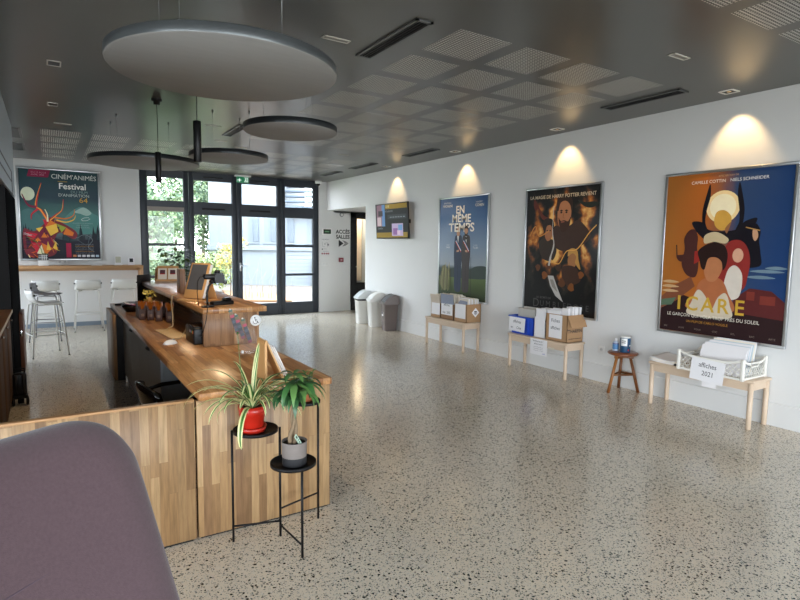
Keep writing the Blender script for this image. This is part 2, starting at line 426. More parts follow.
def vent(x0, x1, y0, y1, label):
    t = thing('air_vent', label, 'vent', ((x0+x1)/2, (y0+y1)/2, 3.0), group='linear air vents in the ceiling')
    w, l = (x1-x0)/2, (y1-y0)/2
    f = MB().use(mat('vent_grey_metal', '5a5c5c', .4, .3)); h = -.012
    f.box(-w, w, -l, -l+.02, h, 0); f.box(-w, w, l-.02, l, h, 0); f.box(-w, -w+.02, -l, l, h, 0); f.box(w-.02, w, -l, l, h, 0); f.build('frame', t)
    k = MB().use(m_blackp); k.box(-w+.02, w-.02, -l+.02, l-.02, -.003, 0)
    n = max(3, int((2*w-.04)/.022))
    for i in range(n):
        x = -w+.02+(i+.5)*(2*w-.04)/n; k.box(x-.003, x+.003, -l+.02, l-.02, -.010, -.003)
    k.build('grille', t)
vent(2.01, 2.14, 3.03, 3.85, 'long black ceiling vent beside the largest hanging disc')
vent(2.0, 2.13, 6.83, 7.62, 'black ceiling vent peeking out behind the second largest looking disc')
vent(4.8, 4.955, 3.0, 3.83, 'long black ceiling vent between the two wall spots over the orange and blue poster')
vent(4.81, 4.965, 6.8, 7.61, 'black ceiling vent near the wall over the blue poster of two men')
vent(4.80, 4.955, 8.6, 9.45, 'black ceiling vent near the wall over the wall television')
vent(4.80, 4.955, 10.0, 10.78, 'black ceiling vent farthest along the white wall, before the camera dome')

def grille(y0, y1, label):
    t = thing('extract_grille', label, 'vent', (-.32, (y0+y1)/2, 3.0), group='square extract grilles by the shutter box')
    l = (y1-y0)/2
    f = MB().use(mat('grille_grey', '6f6d6c', .5)); f.box(-.1, .08, -l, l, -.006, 0); f.build('frame', t)
    k = MB().use(m_blackp); k.box(-.085, .055, -l+.03, l-.03, -.010, -.006)
    k.build('grille', t)
grille(8.7, 9.52, 'dark square ceiling grille by the shutter box, the one nearer the square spots')
grille(10.02, 10.8, 'dark square ceiling grille above the stag poster, nearer the back wall')

m_led = mat('off_white_diffuser', 'd6d4cc', .4, var=.02)
def slot(x, y, w, d, label):
    t = thing('slot_light', label, 'ceiling light', (x, y, 3.0), group='small recessed slot lights')
    f = MB().use(m_led); f.box(-w/2, w/2, -d/2, -d/2+.012, -.005, 0); f.box(-w/2, w/2, d/2-.012, d/2, -.005, 0); f.box(-w/2, -w/2+.012, -d/2, d/2, -.005, 0); f.box(w/2-.012, w/2, -d/2, d/2, -.005, 0); f.build('rim', t)
    k = MB().use(mat('slot_grey', '86857f', .4)); k.box(-w/2+.012, w/2-.012, -d/2+.012, d/2-.012, -.003, 0); k.build('lens', t)
slot(4.01, 2.52, .205, .06, 'small white-rimmed slot light in the ceiling left of the rightmost wall spot')
slot(1.75, 3.646, .205, .06, 'small white-rimmed slot light right of the largest hanging disc')
slot(1.76, 7.10, .185, .05, 'thin slot light in the ceiling right of the second black pendant')
slot(2.11, 8.08, .165, .05, 'thin slot light in the ceiling just above the smallest far disc')
slot(2.49, 8.44, .18, .05, 'thin slot light in the ceiling behind the suspension wires of the far disc')
slot(4.03, 8.11, .175, .05, 'thin slot light in the ceiling left of the television spot')
slot(.21, 8.07, .19, .05, 'thin slot light in the ceiling between the square spots and the stag poster')
slot(.21, 11.24, .19, .05, 'thin slot light in the ceiling right above the stag poster')

m_white_ring = mat('white_spot_ring', 'e9e8e4', .35, var=.01)
m_lamp = mat('warm_lamp', 'ffd9a0', .3, emit=.25)
def wallspot(y, label, rot=0):
    t = thing('wall_spot', label, 'spotlight', (5.252, y, 3.0), group='recessed wall-washing spots')
    r = MB().use(m_white_ring)
    for s in (-1, 1):
        r.box(-.058, .058, s*.058-.009, s*.058+.009, -.006, 0); r.box(s*.058-.009, s*.058+.009, -.058, .058, -.006, 0)
    r.build('ring', t)
    k = MB().use(m_blackp); k.box(-.049, .049, -.049, .049, -.002, 0); k.lathe([(.030, -.006), (.034, -.0058), (.034, -.002), (.03, -.002)], 16); k.build('reflector', t)
    k = MB().use(m_lamp); k.lathe([(0, -.0035), (.018, -.0034), (.018, -.002)], 14); k.build('bulb', t)
    ld = bpy.data.lights.new('spot_lamp', 'SPOT'); ld.energy = SPOT_W; ld.color = (1, .66, .31); ld.spot_size = math.radians(71); ld.spot_blend = .65; ld.shadow_soft_size = .012
    lo = bpy.data.objects.new('spot_lamp', ld); C.objects.link(lo); lo.parent = t; lo.location = (0.0, 0, -.012); lo.rotation_euler = (0, math.radians(-22), 0)
SPOT_W = 17
wallspot(2.80, 'recessed ceiling spot lighting the wall over the orange and blue poster')
wallspot(4.81, 'recessed ceiling spot lighting the wall over the fiery dark poster')
wallspot(6.805, 'recessed ceiling spot lighting the wall over the blue poster of two men')
wallspot(8.83, 'recessed ceiling spot lighting the wall over the television')
def sqspot(y, label):
    t = thing('square_spot', label, 'spotlight', (.098, y, 3.0), group='square spots over the counter')
    r = MB().use(m_white_ring); a, c = .05, .075
    r.box(-a, a, -c, -c+.012, -.006, 0); r.box(-a, a, c-.012, c, -.006, 0); r.box(-a, -a+.01, -c, c, -.006, 0); r.box(a-.01, a, -c, c, -.006, 0); r.build('ring', t)
    k = MB().use(m_blackp); k.box(-a+.01, a-.01, -c+.012, c-.012, -.003, 0); k.build('reflector', t)
sqspot(5.41, 'white-rimmed square ceiling spot left of the largest disc, the nearer of the pair')
sqspot(7.0, 'white-rimmed square ceiling spot left of the largest disc, the farther of the pair')

# hanging acoustic discs
m_disc = mat('grey_acoustic_felt', '8e8e8d', .75, var=.07, scale=5, aniso=(1, 5, 1))
m_rim = mat('disc_dark_rim', '34383b', .3, .35, var=.1)
m_wire = mat('steel_wire', '9a9c9c', .3, .8)
def disc(cx, cy, r, anchors, label, zb=2.51, th=.056, rim=None):
    t = thing('hanging_disc', label, 'acoustic disc', (cx, cy, zb), group='round acoustic discs under the ceiling')
    d = MB().use(m_disc); d.lathe([(0, 0), (r-.006, 0), (r, .006)], 96); d.build('disc', t)
    d = MB().use(rim or m_rim); d.lathe([(r, .006), (r+.001, .01), (r+.001, th-.004), (r-.004, th), (0, th)], 96); d.build('rim', t)
    for x, y in anchors:
        w = MB().use(m_wire); w.cyl((x-cx, y-cy, th), (x-cx, y-cy, 3-zb-.02), .0013, n=6); w.cyl((x-cx, y-cy, th), (x-cx, y-cy, th+.02), .006, n=8); w.cyl((x-cx, y-cy, 3-zb-.035), (x-cx, y-cy, 3-zb), .008, n=10); w.build('suspension_wire', t)
disc(.872, 3.205, .603, [(.470, 2.83), (.545, 2.765), (.995, 2.67)], 'largest looking grey acoustic disc, hanging nearest under the ceiling', rim=mat('disc_lit_rim', '666b6d', .3, .5, var=.1))  # rim lighter than on the other discs: reflected light put into its colour
disc(1.768, 4.555, .387, [(1.55, 4.6), (1.80, 4.30), (1.98, 4.62)], 'grey acoustic disc hanging right of the largest one, over the floor')
disc(1.75, 6.38, .425, [(1.552, 6.283), (1.896, 6.1), (1.91, 6.5)], 'grey acoustic disc with dark rim hanging above the green exit sign')
disc(1.03, 7.40, .612, [(.688, 7.62), (.702, 7.10), (1.272, 7.24)], 'grey acoustic disc with dark rim farthest left, over the far counter end')
PEND_W = 19
def pendant(x, y, label):
    t = thing('pendant_lamp', label, 'pendant lamp', (x, y, 2.18), group='black tube pendants over the counter')
    k = MB().use(m_blackp); k.lathe([(0, 0), (.026, 0), (.0285, .003), (.0285, .297), (.026, .3), (0, .3)], 24); k.build('lamp_shade', t)
    k = MB().use(m_blackp); k.tube([(0, 0, .3), (.001, 0, .5), (0, 0, .79)], .003, 6); k.build('cord', t)
    k = MB().use(m_blackp); k.lathe([(.05, .82), (.05, .80), (.032, .795), (.03, .765), (0, .765)], 20); k.build('ceiling_mount', t)
    ld = bpy.data.lights.new('pendant_bulb', 'SPOT'); ld.energy = PEND_W; ld.color = (1, .72, .42); ld.spot_size = math.radians(150); ld.spot_blend = 1; ld.shadow_soft_size = .02
    lo = bpy.data.objects.new('pendant_bulb', ld); C.objects.link(lo); lo.parent = t; lo.location = (0, 0, -.012)
pendant(.974, 6.139, 'black tube pendant lamp hanging in front of the leftmost window')
pendant(.974, 4.405, 'black tube pendant lamp hanging from behind the largest disc')
# ------------------------------------------------------------------ reception counter
ct = thing('reception_counter', 'long oak reception counter with raised top and upright stave front panel', 'reception counter', (0, 0, 0))
b = MB().use(oak_y); b.box(.63, 1.388, 2.94, 7.87, .757, .797, .002, 1); b.build('worktop', ct)
b = MB().use(oak_z); b.box(.618, 1.380, 2.948, 2.985, .012, .757, .0015, 1); b.use(m_blackp); b.box(.63, 1.37, 2.96, 2.98, 0, .012); b.build('front_panel', ct)
b = MB().use(oak_zy); b.box(1.343, 1.380, 2.986, 7.86, .012, .757); b.use(m_blackp); b.box(1.35, 1.37, 2.99, 7.8, 0, .012); b.build('side_panel', ct)
b = MB().use(oak_y); b.box(.958, 1.447, 4.268, 7.87, 1.045, 1.085, .002, 1); b.build('raised_top', ct)
b = MB().use(oak_blk); b.box(.962, 1.384, 4.272, 4.315, .798, 1.045, .001, 1); b.build('end_block', ct)
b = MB().use(oak_zy); b.box(1.345, 1.383, 4.316, 7.80, .798, 1.045); b.build('back_board', ct)
b = MB().use(oak_zy); b.box(.962, 1.345, 7.80, 7.84, .798, 1.045); b.build('far_block', ct)
b = MB().use(oak_zy); b.box(.580, .612, 6.955, 7.80, .006, .755, .001, 1); b.use(m_blackp); b.box(.612, .69, 6.96, 7.80, .0, .752); b.build('end_panel', ct)
b = MB().use(mat('round_access_sticker', 'eceff0', .4, var=.01)); b.lathe([(0, .0015), (.043, .0015), (.044, 0), (0, 0)], 36)
b.use(m_ink)
b.tube([(.017*math.cos(a)-.004, .017*math.sin(a)-.010, .002) for a in [math.radians(150+i*19) for i in range(13)]], .0022, 6)
b.tube([(-.006, .014, .002), (-.004, -.004, .002), (.012, -.005, .002), (.018, -.019, .002), (.024, -.018, .002)], .0026, 6)
b.tube([(-.005, .006, .002), (.009, .005, .002)], .0022, 6); b.lathe([(0, .003), (.0055, .002), (.0055, .0015), (0, .0015)], 12, (-.008, .021, 0))
o = b.build('access_sticker', ct, (1.358, 4.2715, .976), WALLB)
o['label'] = 'round white sticker with a black wheelchair symbol'

gp = thing('low_partition', 'low oak panel closing the gap left of the counter, behind the mauve armchair', 'partition', (.13, 2.96, 0))
b = MB().use(oak_z); b.box(-.46, .478, -.012, .022, .012, .758, .0015, 1); b.build('panel', gp)
b = MB().use(m_oakedge); b.box(-.46, .478, -.014, .024, .758, .768, .001, 1); b.build('top_edge', gp)
b = MB().use(m_blackp); b.box(-.44, .46, -.004, .016, 0, .012); b.build('plinth', gp)

# grey cupboards below the worktop
m_cup = mat('grey_green_laminate', '84898b', .6, var=.03)
cb = thing('base_cabinet', 'grey base cabinet with black cup handles below the oak worktop', 'cabinet', (.70, 4.45, 0))
b = MB().use(m_cup); b.box(0, .62, 0, 2.48, .075, .752); b.use(m_blackp); b.box(.01, .62, 0, 2.48, 0, .075); b.build('body', cb)
for k, (y0, y1) in enumerate(((.003, .618), (.622, 1.178), (1.182, 1.748), (1.752, 2.477))):
    d = MB().use(m_cup); d.box(-.02, -.001, y0, y1, .08, .75); d = d.build('door', cb)
    if k in (0, 2): 
        h = MB().use(m_blackp); yc = y1-.055; P = []
        for i in range(7):
            a = i/6*PI; P.append([(-.021-.028*math.sin(a)*math.cos(q), yc+.05*math.sin(q), .692+.02*math.cos(a)) for q in [(-1.5+j*.5) for j in range(7)]])
        h.shell(P, .002); h.build('handle', d)
# office chair pushed under the worktop
oc = thing('office_chair', 'black office chair with low shell back tucked under the oak worktop', 'office chair', (.70, 4.08, 0), (0, 0, math.radians(96)))
b = MB().use(m_gloss); P = []
for i in range(9):
    u = -1+i/4; P.append([(u*.23*(1-.12*max(0, v-.6)), .18+.06*v-.08*u*u-(.06 if v < .1 else 0), .36+.27*v-.05*u*u*v) for v in [j/6 for j in range(7)]])
b.shell(P, .028); b.build('backrest', oc)
b = MB().use(m_blackp); b.box(-.23, .23, -.23, .2, .33, .385, .025, 3); b.build('seat', oc)
for s in (-1, 1):
    b = MB().use(m_gloss); b.tube([(s*.24, .15, .36), (s*.27, .14, .50), (s*.27, .0, .53), (s*.27, -.13, .53)], .016, 8); b.build('armrest', oc)
b = MB().use(m_blackp); b.cyl((0, 0, .12), (0, 0, .33), .026); b.build('gas_lift', oc)
for k in range(5):
    a = k*2*PI/5; b = MB().use(m_blackp); b.tube([(0, 0, .12), (.14*math.cos(a), .14*math.sin(a), .10), (.26*math.cos(a), .26*math.sin(a), .075)], [.024, .02, .013], 8); lg = b.build('leg', oc)
    b = MB().use(m_blackp); x, y = .26*math.cos(a), .26*math.sin(a); b.cyl((x-.012*math.sin(a), y+.012*math.cos(a), .03), (x+.012*math.sin(a), y-.012*math.cos(a), .03), .03); b.cyl((x, y, .03), (x, y, .075), .008); b.build('caster', lg)

# ------------------------------------------------------------------ things on the worktop
ZD = .7975; ZU = 1.0855
t = thing('laptop', 'open black laptop at the far end of the worktop', 'laptop', (.878, 7.62, ZD), (0, 0, math.radians(-33)))
b = MB().use(m_blackp); b.box(-.16, .13, -.16, .17, 0, .020, .004); b.use(mat('laptop_keys', '3a3b3f', .5)); b.box(-.13, .03, -.14, .15, .0202, .0215); b.build('base', t)
b = MB().use(m_blackp); b.box(0, .012, -.17, .18, 0, .36, .004); b.use(mat('dark_blue_screen', '25303c', .12, coat=1)); b.box(-.0012, 0, -.16, .17, .015, .345)
b.build('screen', t, (.128, 0, .018))
t = thing('bowl', 'black bowl between the laptop and the brown paper bags', 'bowl', (.765, 6.86, ZD))
b = MB().use(m_gloss); b.lathe([(0, 0), (.06, 0), (.10, .055), (.105, .075), (.098, .073), (.055, .01), (0, .008)], 28); b.build('dish', t)
t = thing('magazine', 'folded magazine in red and purple print lying in the black bowl', 'magazine', (.765, 6.86, ZD+.078))
b = MB().use(mat('magazine_purple', '7c3a6b', .35)); b.box(-.07, .07, -.09, .09, 0, .006, M=Matrix.Rotation(.22, 4, 'Y')); b.use(mat('magazine_red', 'c8324a', .35)); b.box(.0, .069, -.088, .088, .0061, .0068, M=Matrix.Rotation(.22, 4, 'Y')); b.use(m_paper); b.box(-.069, -.02, -.088, .088, .0061, .0066, M=Matrix.Rotation(.22, 4, 'Y')); b.build('pages', t)

m_bag = mat('chocolate_paper_bag', '4b2b1d', .5, var=.15); m_oran = mat('orange_cellophane', 'a85a1c', .25, var=.25, scale=60); m_yel = mat('pale_yellow_leaf', 'cdbd5a', .5, var=.2)
bag_labels = ['leftmost of the row of brown paper bags on the worktop', 'brown paper bag second from the left beside the black bowl', 'brown paper bag second from the right in the front row of bags', 'rightmost brown paper bag of the row, in front of the dark recess']
first = None
for i, (x, y) in enumerate([(.775, 6.10), (.842, 6.02), (.905, 5.92), (.985, 5.80)]):
    if first is None:
        first = thing('gift_bag', bag_labels[0], 'gift bag', (x, y, ZD), group='brown gift bags with orange tops')
        b = MB().use(m_bag); P = [(-.030, -.022), (.030, -.022), (.030, .022), (-.030, .022)]
        b.box(-.033, .033, -.03, .03, 0, .105, .004); b.prism([(-.033, 0), (.033, 0), (.026, .07), (-.026, .07)], -.002, .002, Matrix.Translation((0, .028, .10)) @ Matrix.Rotation(PI/2, 4, 'X'))
        b.prism([(-.033, 0), (-.012, 0), (-.024, .06)], -.002, .002, Matrix.Translation((0, -.028, .10)) @ Matrix.Rotation(PI/2, 4, 'X')); b.prism([(.012, 0), (.033, 0), (.024, .06)], -.002, .002, Matrix.Translation((0, -.028, .10)) @ Matrix.Rotation(PI/2, 4, 'X'))
        b.build('bag', first)
        b = MB().use(mat('bag_seal', '7a5638', .4)); b.box(-.014, .014, -.0312, -.030, .035, .062); b.build('label', first)
        b = MB().use(m_oran); rr = random.Random(3)
        for k in range(16):
            a = rr.uniform(0, 2*PI); x0, y0 = .018*math.cos(a), .018*math.sin(a); h = rr.uniform(.07, .105)
            b.face([(x0*.4, y0*.4, .10), (x0*1.6+.010, y0*1.5, .10+h*.6), (x0*1.9, y0*1.9, .10+h), (x0*1.6-.012, y0*1.5, .10+h*.55)])
        b.build('wrapping', first)
    else: dup(first, (x, y, ZD), (0, 0, -.1*i), bag_labels[i])
t = thing('sweet_box', 'dark brown box of sweets behind the row of paper bags', 'box', (.90, 6.28, ZD))
b = MB().use(m_bag); b.box(-.15, .12, -.09, .12, 0, .012); b.box(-.15, -.14, -.09, .12, 0, .16); b.box(.11, .12, -.09, .12, 0, .13); b.box(-.15, .12, .11, .12, 0, .16); b.box(-.15, .12, -.09, -.08, 0, .14); b.build('tray', t)
rr = random.Random(5)
for k in range(9):
    x, y = rr.uniform(-.11, .08), rr.uniform(-.05, .08)
    b = MB().use(m_oran if k % 2 else mat('straw_wrapper', 'b98a4a', .4, var=.25)); b.lathe([(0, 0), (.026, .01), (.030, .05), (.012, .10), (.028, .14), (0, .13)], 10, (0, 0, 0)); o = b.build('wrapped_sweet', t, (x, y, .02), (rr.uniform(-.1, .1), rr.uniform(-.1, .1), 0))
t = thing('dried_bouquet', 'little pale yellow dried bouquet standing behind the brown bags', 'bouquet', (.86, 6.22, ZD+.013))
b = MB().use(mat('straw_wrapper', 'b98a4a', .4)); b.lathe([(0, 0), (.022, 0), (.03, .10), (.036, .16), (.02, .2), (0, .2)], 14); b.build('wrap', t)
b = MB().use(m_yel)
for k in range(26):
    a = rr.uniform(0, 2*PI); r = rr.uniform(.01, .06); z = rr.uniform(.16, .27); s = rr.uniform(.015, .032); p = Vector((r*math.cos(a), r*math.sin(a), z))
    u = Vector((rr.uniform(-1, 1), rr.uniform(-1, 1), rr.uniform(-.3, 1))).normalized()*s; v = u.orthogonal().normalized()*s*.5
    b.face([p-u, p+v, p+u, p-v])
b.build('leaves', t)
t = thing('desk_mat', 'small pale wooden desk mat in front of the raised counter top', 'mat', (.862, 5.03, ZD), (0, 0, .10))
b = MB().use(mat('pale_mat', 'd8bd92', .55, var=.04)); b.box(-.075, .075, -.27, .25, 0, .008, .003); b.build('board', t)
t = thing('computer_mouse', 'white computer mouse lying on the oak worktop', 'mouse', (.765, 4.52, ZD), (0, 0, math.radians(-70)))
b = MB().use(m_white); P = []
for i in range(9):
    u = -1+i/4; P.append([(v*.030*math.sqrt(max(.02, 1-u*u*.85)), u*.055, .034*max(0, (1-v*v))**.6*math.sqrt(max(0, 1-u*u*.9))) for v in [-1+j/4 for j in range(9)]])
b.shell(P, .003); b.build('body', t)
b = MB().use(mat('mouse_wheel', '8a8a8c', .4)); b.cyl((-.003, .028, .030), (.003, .028, .030), .008); b.build('scroll_wheel', t)
t = tag(MB().use(mat('beige_cable', 'b9a37f', .5)).tube([(.74, 4.58, ZD+.004), (.80, 4.66, ZD+.004), (.88, 4.72, ZD+.006), (.90, 4.70, ZD+.05), (.93, 4.75, ZD+.08)], .003, 6).build('mouse_cable'), 'thin white cable curling from the mouse into the counter recess', 'cable')
tag(MB().use(mat('beige_cable', 'b9a37f', .5)).tube([(.99, 5.45, ZU+.006), (.945, 5.42, ZU+.004), (.93, 5.38, 1.02), (.925, 5.3, .93), (.91, 5.22, .84), (.86, 5.25, ZD+.006), (.80, 5.28, ZD+.005)], .006, 8).build('power_cable'), 'beige cable hanging from the raised counter top to the desk mat', 'cable')
tag(MB().use(m_blackp).tube([(1.03, 4.42, ZU+.02), (.985, 4.24, ZU+.012), (.975, 4.235, 1.02), (.955, 4.245, .93), (.94, 4.27, .885), (.955, 4.33, .87)], .003, 6).build('scanner_cable'), 'thin black cable drooping across the oak end block', 'cable')
t = thing('ticket_printer', 'black ticket printer in the recess under the raised counter top', 'printer', (1.02, 4.52, ZD))
b = MB().use(m_blackp); b.box(-.11, .09, -.14, .16, 0, .13, .012); b.build('body', t)
b = MB().use(m_gloss); b.box(-.10, .08, -.12, .14, .13, .137, .003); b.build('lid', t)
b = MB()
for k, c in enumerate(('d8412f', 'e8a52c', '5cae4d', '2f7fc0', '7a4fa0', 'd9d9dd')):
    b.use(mat('logo_'+c, c, .4)); b.box(-.1105, -.110, -.13+k*.022, -.11+k*.022, .085, .105)
b.build('rainbow_label', t)

# raised top
m_light = mat('light_wood_stand', 'c99a63', .45, var=.08, scale=10, aniso=(12, 1, 1))
def cardstand(x, y, z):
    t = thing('brochure_stand', 'small wooden stand holding two printed cards at the far end of the raised top', 'display stand', (x, y, z), (0, 0, math.radians(-14)))
    b = MB().use(m_light); b.box(-.13, .13, -.012, 0, 0, .2, M=Matrix.Translation((0, .10, 0)) @ Matrix.Rotation(math.radians(-24), 4, 'X')); b.box(-.13, .13, -.02, .14, 0, .010); b.box(-.13, .13, -.03, -.015, 0, .024)
    b.build('rack', t)
    b = MB().use(mat('rack_side_brown', '7b5433', .5)); b.prism([(-.015, 0), (.16, 0), (.155, .16), (.10, .17)], -.002, .010, Matrix(((0, 0, 1, -.141), (1, 0, 0, 0), (0, 1, 0, 0), (0, 0, 0, 1)))); b.build('side_panel', t)
    return t
cs = cardstand(1.262, 7.56, ZU)
for k, (dx, lab) in enumerate(((-.058, 'cream card with a dark picture, left one in the small wooden stand'), (.062, 'cream card with a dark picture, right one in the small wooden stand'))):
    t = thing('postcard', lab, 'card', (1.262+dx*math.cos(.244), 7.56-.016-dx*math.sin(.244), ZU+.026), (math.radians(-32), 0, math.radians(-14)), 'cards in the wooden stand')
    b = MB().use(m_cream); b.box(-.052, .052, 0, .003, 0, .158); b.build('sheet', t)
    b = MB().use(mat('card_picture', '57323a', .5, var=.5, scale=40)); b.box(-.030, .032, -.0008, 0, .07, .135); b.use(mat('red_print', 'b3232a', .5)); b.box(-.028, .03, -.001, -.0002, .07, .082); b.build('picture', t)
t = thing('wooden_block_stand', 'upright narrow wooden block standing on the left edge of the raised top', 'block', (1.085, 5.72, ZU))
b = MB().use(oak_blk); b.box(-.026, .026, -.075, .075, 0, .235, .003); b.build('block', t)
t = thing('tablet_kiosk', 'tilted tablet in a light wood frame with white back on the raised top', 'tablet', (1.07, 4.95, ZU), (0, 0, math.radians(-58)))
R = Matrix.Translation((0, -.06, .022)) @ Matrix.Rotation(math.radians(-20), 4, 'X')
b = MB().use(m_light); b.box(-.105, .105, -.004, .010, 0, .315, .003, M=R); b.build('frame', t)
b = MB().use(mat('grey_tablet_glass', '5b5d62', .2, coat=.6)); b.box(-.088, .088, -.0052, -.004, .075, .300, M=R); b.build('screen', t)
b = MB().use(m_white); b.box(-.103, .103, .010, .040, .01, .31, .004, M=R); b.build('back_cover', t)
b = MB().use(m_light); b.box(-.105, .105, -.13, -.05, 0, .016, .002); b.box(-.105, .105, -.05, .13, 0, .006, .001); b.build('base', t)
b = MB().use(m_light); b.box(-.1, .1, 0, .008, 0, .25, M=Matrix.Translation((0, .12, .006)) @ Matrix.Rotation(math.radians(21), 4, 'X')); b.build('rear_leg', t)
t = thing('barcode_scanner', 'black gooseneck barcode scanner on the near corner of the raised top', 'scanner', (1.02, 4.38, ZU))
b = MB().use(m_blackp); b.lathe([(0, 0), (.048, 0), (.05, .006), (.042, .012), (0, .016)], 24); b.build('base', t)
b = MB().use(m_blackp); b.tube([(0, 0, .01), (-.004, 0, .06), (-.006, 0, .11), (.008, 0, .16), (.03, 0, .185), (.06, 0, .19)], .008, 10); b.build('neck', t)
b = MB().use(m_blackp); b.box(-.03, .06, -.03, .03, .215, .255, .012); b.tube([(.02, 0, .19), (.05, 0, .215)], .014); b.prism([(.05, -.03), (.12, -.04), (.135, .04), (.05, .03)], .185, .262, b=.01); b.lathe([(0, .262), (.02, .262), (.024, .275), (.012, .285), (0, .285)], 14, (.075, 0, 0)); b.build('head', t)
b = MB().use(m_gloss); b.box(.118, .142, -.03, .03, .178, .205, .004); b.build('window', t)
b = MB().use(m_blackp); b.tube([(-.025, 0, .235), (-.05, .01, .235), (-.066, .03, .20), (-.066, .05, .12), (-.05, .09, .01)], .003, 6); b.build('cable', t)
t = thing('handheld_terminal', 'black handheld payment terminal lying on the near corner of the raised top', 'payment terminal', (1.16, 4.50, ZU), (0, 0, .30))
b = MB().use(m_blackp); b.box(-.095, .09, -.035, .035, 0, .034, .012); b.box(.005, .075, -.03, .03, .03, .055, .014); b.build('body', t)
b = MB().use(m_gloss); b.box(.02, .066, -.022, .022, .0552, .0562); b.build('screen', t)
t = tag(MB().use(mat('grey_leaflet', '8d9aa0', .5)).box(1.07, 1.2, 4.60, 4.72, ZU, ZU+.004).build('leaflet'), 'pale leaflet lying behind the payment terminal on the raised top', 'leaflet')

# acrylic stand with strips and the little book rack
t = thing('acrylic_screen', 'clear slanted acrylic stand with three picture strips on the worktop', 'acrylic stand', (0, 3.90, 0))
XZ = Matrix(((1, 0, 0, 0), (0, 0, 1, 0), (0, 1, 0, 0), (0, 0, 0, 1)))
b = MB().use(m_plexi); b.prism([(1.128, ZD+.003), (1.268, ZD+.003), (1.195, 1.155), (1.035, 1.155)], -.002, .002, XZ); b.build('sheet', t)
b = MB().use(m_plexi); b.box(1.10, 1.30, -.05, .05, ZD, ZD+.003); b.build('foot', t)
b = MB().use(m_white)
for x in (1.135, 1.245): b.box(x, x+.012, -.012, .012, ZD+.003, ZD+.02)
b.build('clamp', t)
for k, (x, z, lab) in enumerate(((1.058, 1.112, 'picture strip farthest left and highest on the acrylic stand'), (1.096, 1.075, 'middle picture strip on the acrylic stand'), (1.145, 1.043, 'picture strip farthest right and lowest on the acrylic stand'))):
    st = thing('picture_strip', lab, 'bookmark strip', (x, 3.8965, z), (0, math.radians(-17.5), 0), 'picture strips on the acrylic stand')
    b = MB().use(mat('strip_green', '1f4a3c', .4)); b.box(-.014, .014, -.001, 0, -.014, 0)
    cols = ['6b5a3a', 'a63a52', '2c2f38', '3f4a58', '23262e', '4a3a46', '2b3a44', '6e2c3c']
    for q, cc in enumerate(cols):
        b.use(mat('strip_'+cc, cc, .4, var=.35, scale=90)); b.box(-.014, .014, -.001, 0, -.016-(q+1)*.0205, -.0155-q*.0205)
    b.build('print', st)
    b = MB().use(m_white); b.lathe([(0, -.006), (.006, -.004), (.006, .004), (0, .006)], 10, (0, -.002, .006)); b.build('clip', st)

t = thing('book_rack', 'small wooden rack on the counter corner holding slanted booklets', 'book rack', (1.003, 3.00, ZD))
XZ = Matrix(((1, 0, 0, 0), (0, 0, 1, 0), (0, 1, 0, 0), (0, 0, 0, 1)))
b = MB().use(m_light); b.prism([(0, 0), (.014, 0), (.014, .215), (.010, .228), (.004, .228), (0, .215)], 0, .14, XZ, smooth=False); b.build('upright_board', t)
b = MB().use(m_light); b.prism([(.006, .236), (.014, .240), (.115, .012), (.107, .008)], 0, .14, XZ); b.build('sloping_board', t)
b = MB().use(m_light); b.box(0, .15, 0, .14, 0, .008); b.box(.138, .15, 0, .14, .008, .03); b.build('base', t)
m_page = mat('booklet_pages', 'e6e0da', .6, var=.04)
for k, (o, y0, lab) in enumerate(((.004, .02, 'white booklet with dark spine, innermost in the small wooden rack'), (.012, .012, 'white booklet with dark spine, middle one in the small wooden rack'), (.020, .004, 'white booklet with red edge, outermost in the small wooden rack'))):
    u = thing('booklet', lab, 'booklet', (1.003, 3.00, ZD), group='booklets in the wooden rack')
    d = Vector((.093, -.228)).normalized(); n = Vector((-d.y, d.x)); n = n if n.x > 0 else -n
    p = Vector((.014, .240)) + n*o + d*(.03+.012*k); q = Vector((.117, .012)) + n*o - d*.008
    b = MB().use(m_page); b.prism([(p.x, p.y), (q.x, q.y), (q.x+n.x*.006, q.y+n.y*.006), (p.x+n.x*.006, p.y+n.y*.006)], y0, y0+.125, XZ); b.build('pages', u)
    r = p+d*.02
    b = MB().use(mat('booklet_spine_red' if k == 2 else 'booklet_spine_dark', '7d2a33' if k == 2 else '2b2a33', .5)); b.prism([(p.x+n.x*.0062, p.y+n.y*.0062), (r.x+n.x*.0062, r.y+n.y*.0062), (r.x+n.x*.0072, r.y+n.y*.0072), (p.x+n.x*.0072, p.y+n.y*.0072)], y0-.001, y0+.126, XZ)
    b.prism([(p.x+n.x*.0062, p.y+n.y*.0062), (q.x+n.x*.0062, q.y+n.y*.0062), (q.x+n.x*.0072, q.y+n.y*.0072), (p.x+n.x*.0072, p.y+n.y*.0072)], y0+.116, y0+.126, XZ)
    b.build('cover_edge', u)
